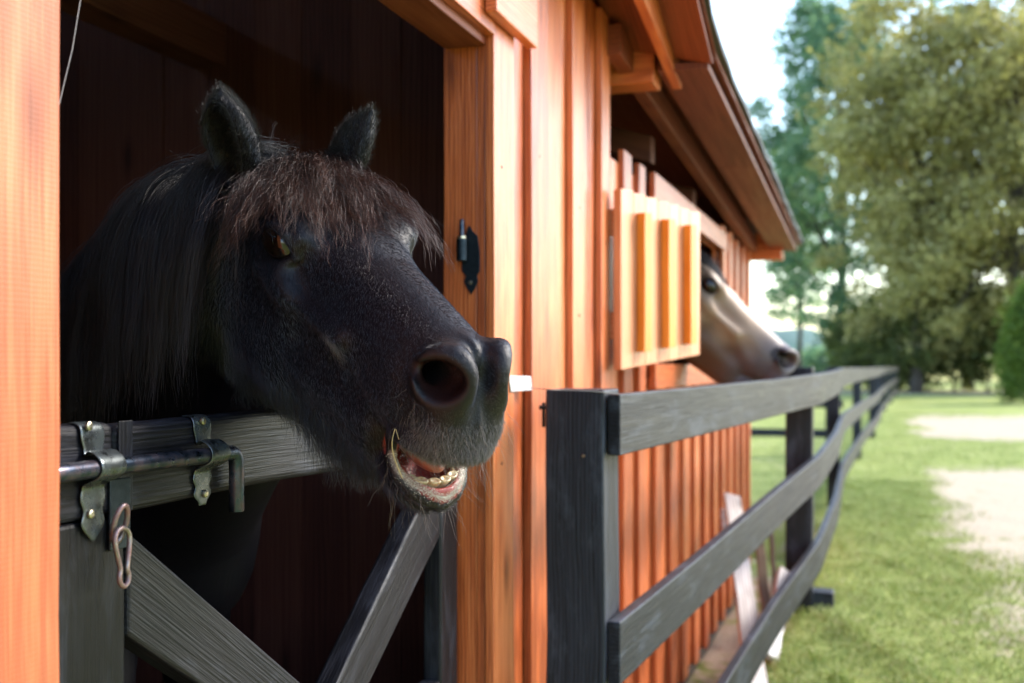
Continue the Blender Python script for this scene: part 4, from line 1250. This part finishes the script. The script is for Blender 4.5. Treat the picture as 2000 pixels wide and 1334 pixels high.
tree("broadleaf_tree", "thin sparse tree with bright sky around it, seen beyond the end of the stable eaves", "tree", at(1560, 66), 15.5, 2.7, 2.6, 62, 120, .15, L_TEAL, .8, .2, "trees behind the yard", .2)
und = [(1692, 55, 4.2, 2.2, "dark bush filling the gap beneath the loose blue-green tree"), (1758, 53, 5.0, 2.3, "tall dark bush between the loose tree and the broad olive tree"), (1725, 52, 2.5, 1.9, "round dark bush at the left end of the undergrowth, next to the fence end"), (1790, 49, 3.4, 2.0, "dark bush under the broad olive tree"), (1862, 50, 5.2, 2.4, "dark bush beneath the middle of the tree row"),
       (1930, 48.5, 4.9, 2.4, "dark bush left of the bright conifer"), (1995, 49, 5.4, 2.4, "dark bush directly behind the bright conifer")]
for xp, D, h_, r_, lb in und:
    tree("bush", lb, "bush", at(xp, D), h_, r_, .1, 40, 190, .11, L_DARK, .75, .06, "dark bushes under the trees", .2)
for xp, D, h_, r_, lb in ((1600, 75, 3.2, 3.0, "low distant bush beyond the end of the stable"), (1530, 80, 3.0, 3.4, "low distant bush seen below the pale horse's chin")):
    tree("bush", lb, "bush", at(xp, D), h_ - 1.2, r_, .1, 26, 150, .16, L_TEAL, .8, .06, "distant bushes", .2)
# thuja
tb = at(2012, 34); tr_ = empty("thuja_tree", (tb[0], tb[1], 0), "bright green narrow conifer at the right edge of the yard", "tree")
zz = RS.random(260) ** .8 * 3.3 + .1; an = RS.random(260) * 6.28; rr = .62 * np.sin(np.clip((3.5 - zz) / 3.5, 0, 1) * 1.9) ** .7
cen = np.stack([tb[0] + rr * np.cos(an), tb[1] + rr * np.sin(an), zz], 1)
V, F_, r_ = leaves(cen, RS.uniform(.2, .42, 260), 80, .06, 1.2); V[:, 2] = np.maximum(V[:, 2], .03)
raw_mesh("crown", V, F_, L_THUJA, tr_, smooth=False, attrs={'rnd': ('FLOAT', r_)})
MB().tube([(tb[0], tb[1], -.1), (tb[0], tb[1], 1.5), (tb[0], tb[1], 3.0)], [.10, .07, .02], 8).build("trunk", M_BARK, tr_, smooth=True)
# ------------------------------------------------------------------ buckskin horse in the window
KB = 1.56
_f = np.array([.73, -.68, .10]); _n = np.array([.66, .74, .14])
_tmp = Pose(_f, _n, 0, 0, 0, KB)
eye_w = pd(1389, 566, 4.80)
pose2 = Pose(_f, _n, 0, 0, 0, KB); pose2.C = eye_w - KB * (np.array([.020, -.043, -.100]) @ pose2.B)
_GR1 = GR.copy(); _pose1, _HS1, _HB1, _HV1, _HF1 = pose, HS, HB, HV, HF
pose = pose2
GR = pose.h(pose.C + np.array([0, 0, -1.0]) * KB); GR = GR / np.linalg.norm(GR)
s_ = 1 / KB
_b2 = [
    ([(-.10, -.085, 0), hw(-.08, 5.02, 1.46), hw(-.40, 5.15, 1.40), hw(-.72, 5.25, 1.28)], [.070, .055, .065, .10], .03),
    ([(-.07, -.13, 0), hw(-.12, 5.04, 1.33), hw(-.42, 5.16, 1.22), hw(-.75, 5.26, 1.10)], [.085, .085, .11, .15], .04),
    ([(-.03, -.165, 0), hw(-.14, 5.06, 1.20), hw(-.42, 5.18, 1.06), hw(-.72, 5.28, .90)], [.055, .065, .09, .13], .035),
    ([hw(-.70, 5.27, 1.02), hw(-1.0, 5.35, .98), hw(-1.5, 5.45, .95), hw(-2.0, 5.5, 1.02), hw(-2.2, 5.55, .98)], [.16, .215, .235, .215, .18], .06),
]
def leg2(x, y, zt, r0, hind=False):
    if hind: P = [(x, y, zt), (x + .10, y, zt - .34), (x - .10, y, zt - .60), (x - .06, y, .0), (x - .02, y, -.25)]; R = [r0, r0 * .62, .046, .038, .055]
    else: P = [(x, y, zt), (x + .02, y, zt - .40), (x + .01, y, .25), (x, y, -.15), (x + .03, y, -.25)]; R = [r0, r0 * .62, .048, .036, .055]
    return [hw(*q) for q in P], [q * s_ for q in R]
for lx, ly, zt, r0, hd_ in ((-.78, 5.15, .85, .11, 0), (-.76, 5.48, .85, .11, 0), (-2.12, 5.36, .9, .16, 1), (-2.10, 5.70, .9, .16, 1)):
    P_, R_ = leg2(lx, ly, zt, r0, hd_); _b2.append((P_, R_, .035))
def coat_buck(v):
    n = len(v); c = np.tile(np.array([.33, .225, .15]), (n, 1)); wet = np.zeros(n)
    f, nn, a = v[:, 0], v[:, 1], np.abs(v[:, 2])
    def bl(mask, col):
        m = np.clip(mask, 0, 1)[:, None]; c[:] = c * (1 - m) + np.array(col) * m
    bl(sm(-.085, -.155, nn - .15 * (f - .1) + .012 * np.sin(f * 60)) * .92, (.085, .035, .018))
    bl(sm(-.16, -.12, -np.abs(nn + .04) - 0) * 0, (.5, .4, .3))
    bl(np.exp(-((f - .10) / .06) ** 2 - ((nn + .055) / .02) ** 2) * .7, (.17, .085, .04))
    bl(sm(.15, .26, f) * .92, (.085, .068, .072))
    bl(sm(.31, .34, f) * .6, (.30, .28, .28))
    bl(sm(.235, .28, f) * sm(-.12, -.16, nn) * .8, (.06, .045, .04))
    e = ((f - .003) / .034) ** 2 + ((nn + .038) / .024) ** 2
    bl(np.clip(np.exp(-e * .7) * 1.3, 0, 1) * (a > .06) * .95, (.03, .02, .015))
    q = np.stack([f, nn, a], 1).astype(np.float32)
    bl((ell(q, (.288, -.052, .045), (.034, .026, .03)) < 0) * 1.0, (.02, .012, .012))
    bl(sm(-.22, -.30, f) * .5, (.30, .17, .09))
    return c, wet
_ears2 = [((-.150, -.030, -.068), (-.185, .060, -.085), (.55, .10, -.8), .026), ((-.150, -.030, .068), (-.185, .060, .085), (.55, .1, .8), .026)]
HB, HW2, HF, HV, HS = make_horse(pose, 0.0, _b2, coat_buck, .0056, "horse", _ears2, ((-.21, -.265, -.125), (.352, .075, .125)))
tag(HB, "pale buckskin horse with dark muzzle looking out of the window beside the open shutter", "horse", "horses looking out of the stable")
for s in (-1, 1):
    axn = frame(np.array([.25, .15, .95 * s]), (1, 0, 0)) @ pose.B
    MB().grid(sphere_grid(pose.w((.0085, -.0385, .0810 * s)), axn, np.array([.0265, .0215, .0195]) * pose.K)).build("eye", M_EYE_B, HB, smooth=True)
ng = 90
a0 = RS.uniform(-.035, .035, ng); p0 = np.stack([np.full(ng, -.145) + RS.uniform(-.02, .02, ng), np.full(ng, .06), a0], 1).astype(np.float32)
for _ in range(25): p0[:, 1] -= np.clip(HS(p0) - .002, -.01, .02)
d0 = np.stack([np.ones(ng), np.full(ng, .02), a0 * 3 + RS.normal(0, .08, ng) - .08], 1); d0 /= np.linalg.norm(d0, axis=1)[:, None]
hair("forelock", pose.w(strands(flow(lambda p: head_sdf(p, 0.0), p0, d0, RS.uniform(.12, .20, ng), 12, .6, .003, .92, .02), 24, .004, 10, .001)), .00045, M_BLACKHAIR, HB)
ng = 130
cr2 = cat_rom([(-.165, -.01, -.005)] + [np.array(_b2[0][0][i]) - GR * [0, .055, .065, .095][i] for i in (1, 2, 3)], 200)
p0 = cr2[(RS.random(ng) * 198).astype(int)]; side = np.array([-.1, .1, -1.0]); d0 = side * .8 - GR * .35 + RS.normal(0, .12, (ng, 3)); d0 /= np.linalg.norm(d0, axis=1)[:, None]
hair("mane", pose.w(strands(flow(HS, p0, d0, RS.uniform(.16, .26, ng), 12, 1.0, .010, .72, .02), 22, .006, 9, .001)), .0006, M_BLACKHAIR, HB)
pose, HS, HB, HV, HF, GR = _pose1, _HS1, _HB1, _HV1, _HF1, _GR1
# straw stalks hanging from the corner of the mouth
def pm(x, y, dd=0.0): return pd(x, y, 1.50 + dd)
o_ = MB().tube(cat_rom([pm(771, 838, .01), pm(766, 862), pm(768, 886), pm(777, 912), pm(786, 934)], 16), .0006, 6).tube(cat_rom([pm(773, 838, .01), pm(779, 858)], 3), .0005, 6).build("straw_stalk", M_STRAW)
tag(o_, "yellow straw stalks hanging from the corner of the black horse's mouth", "straw")
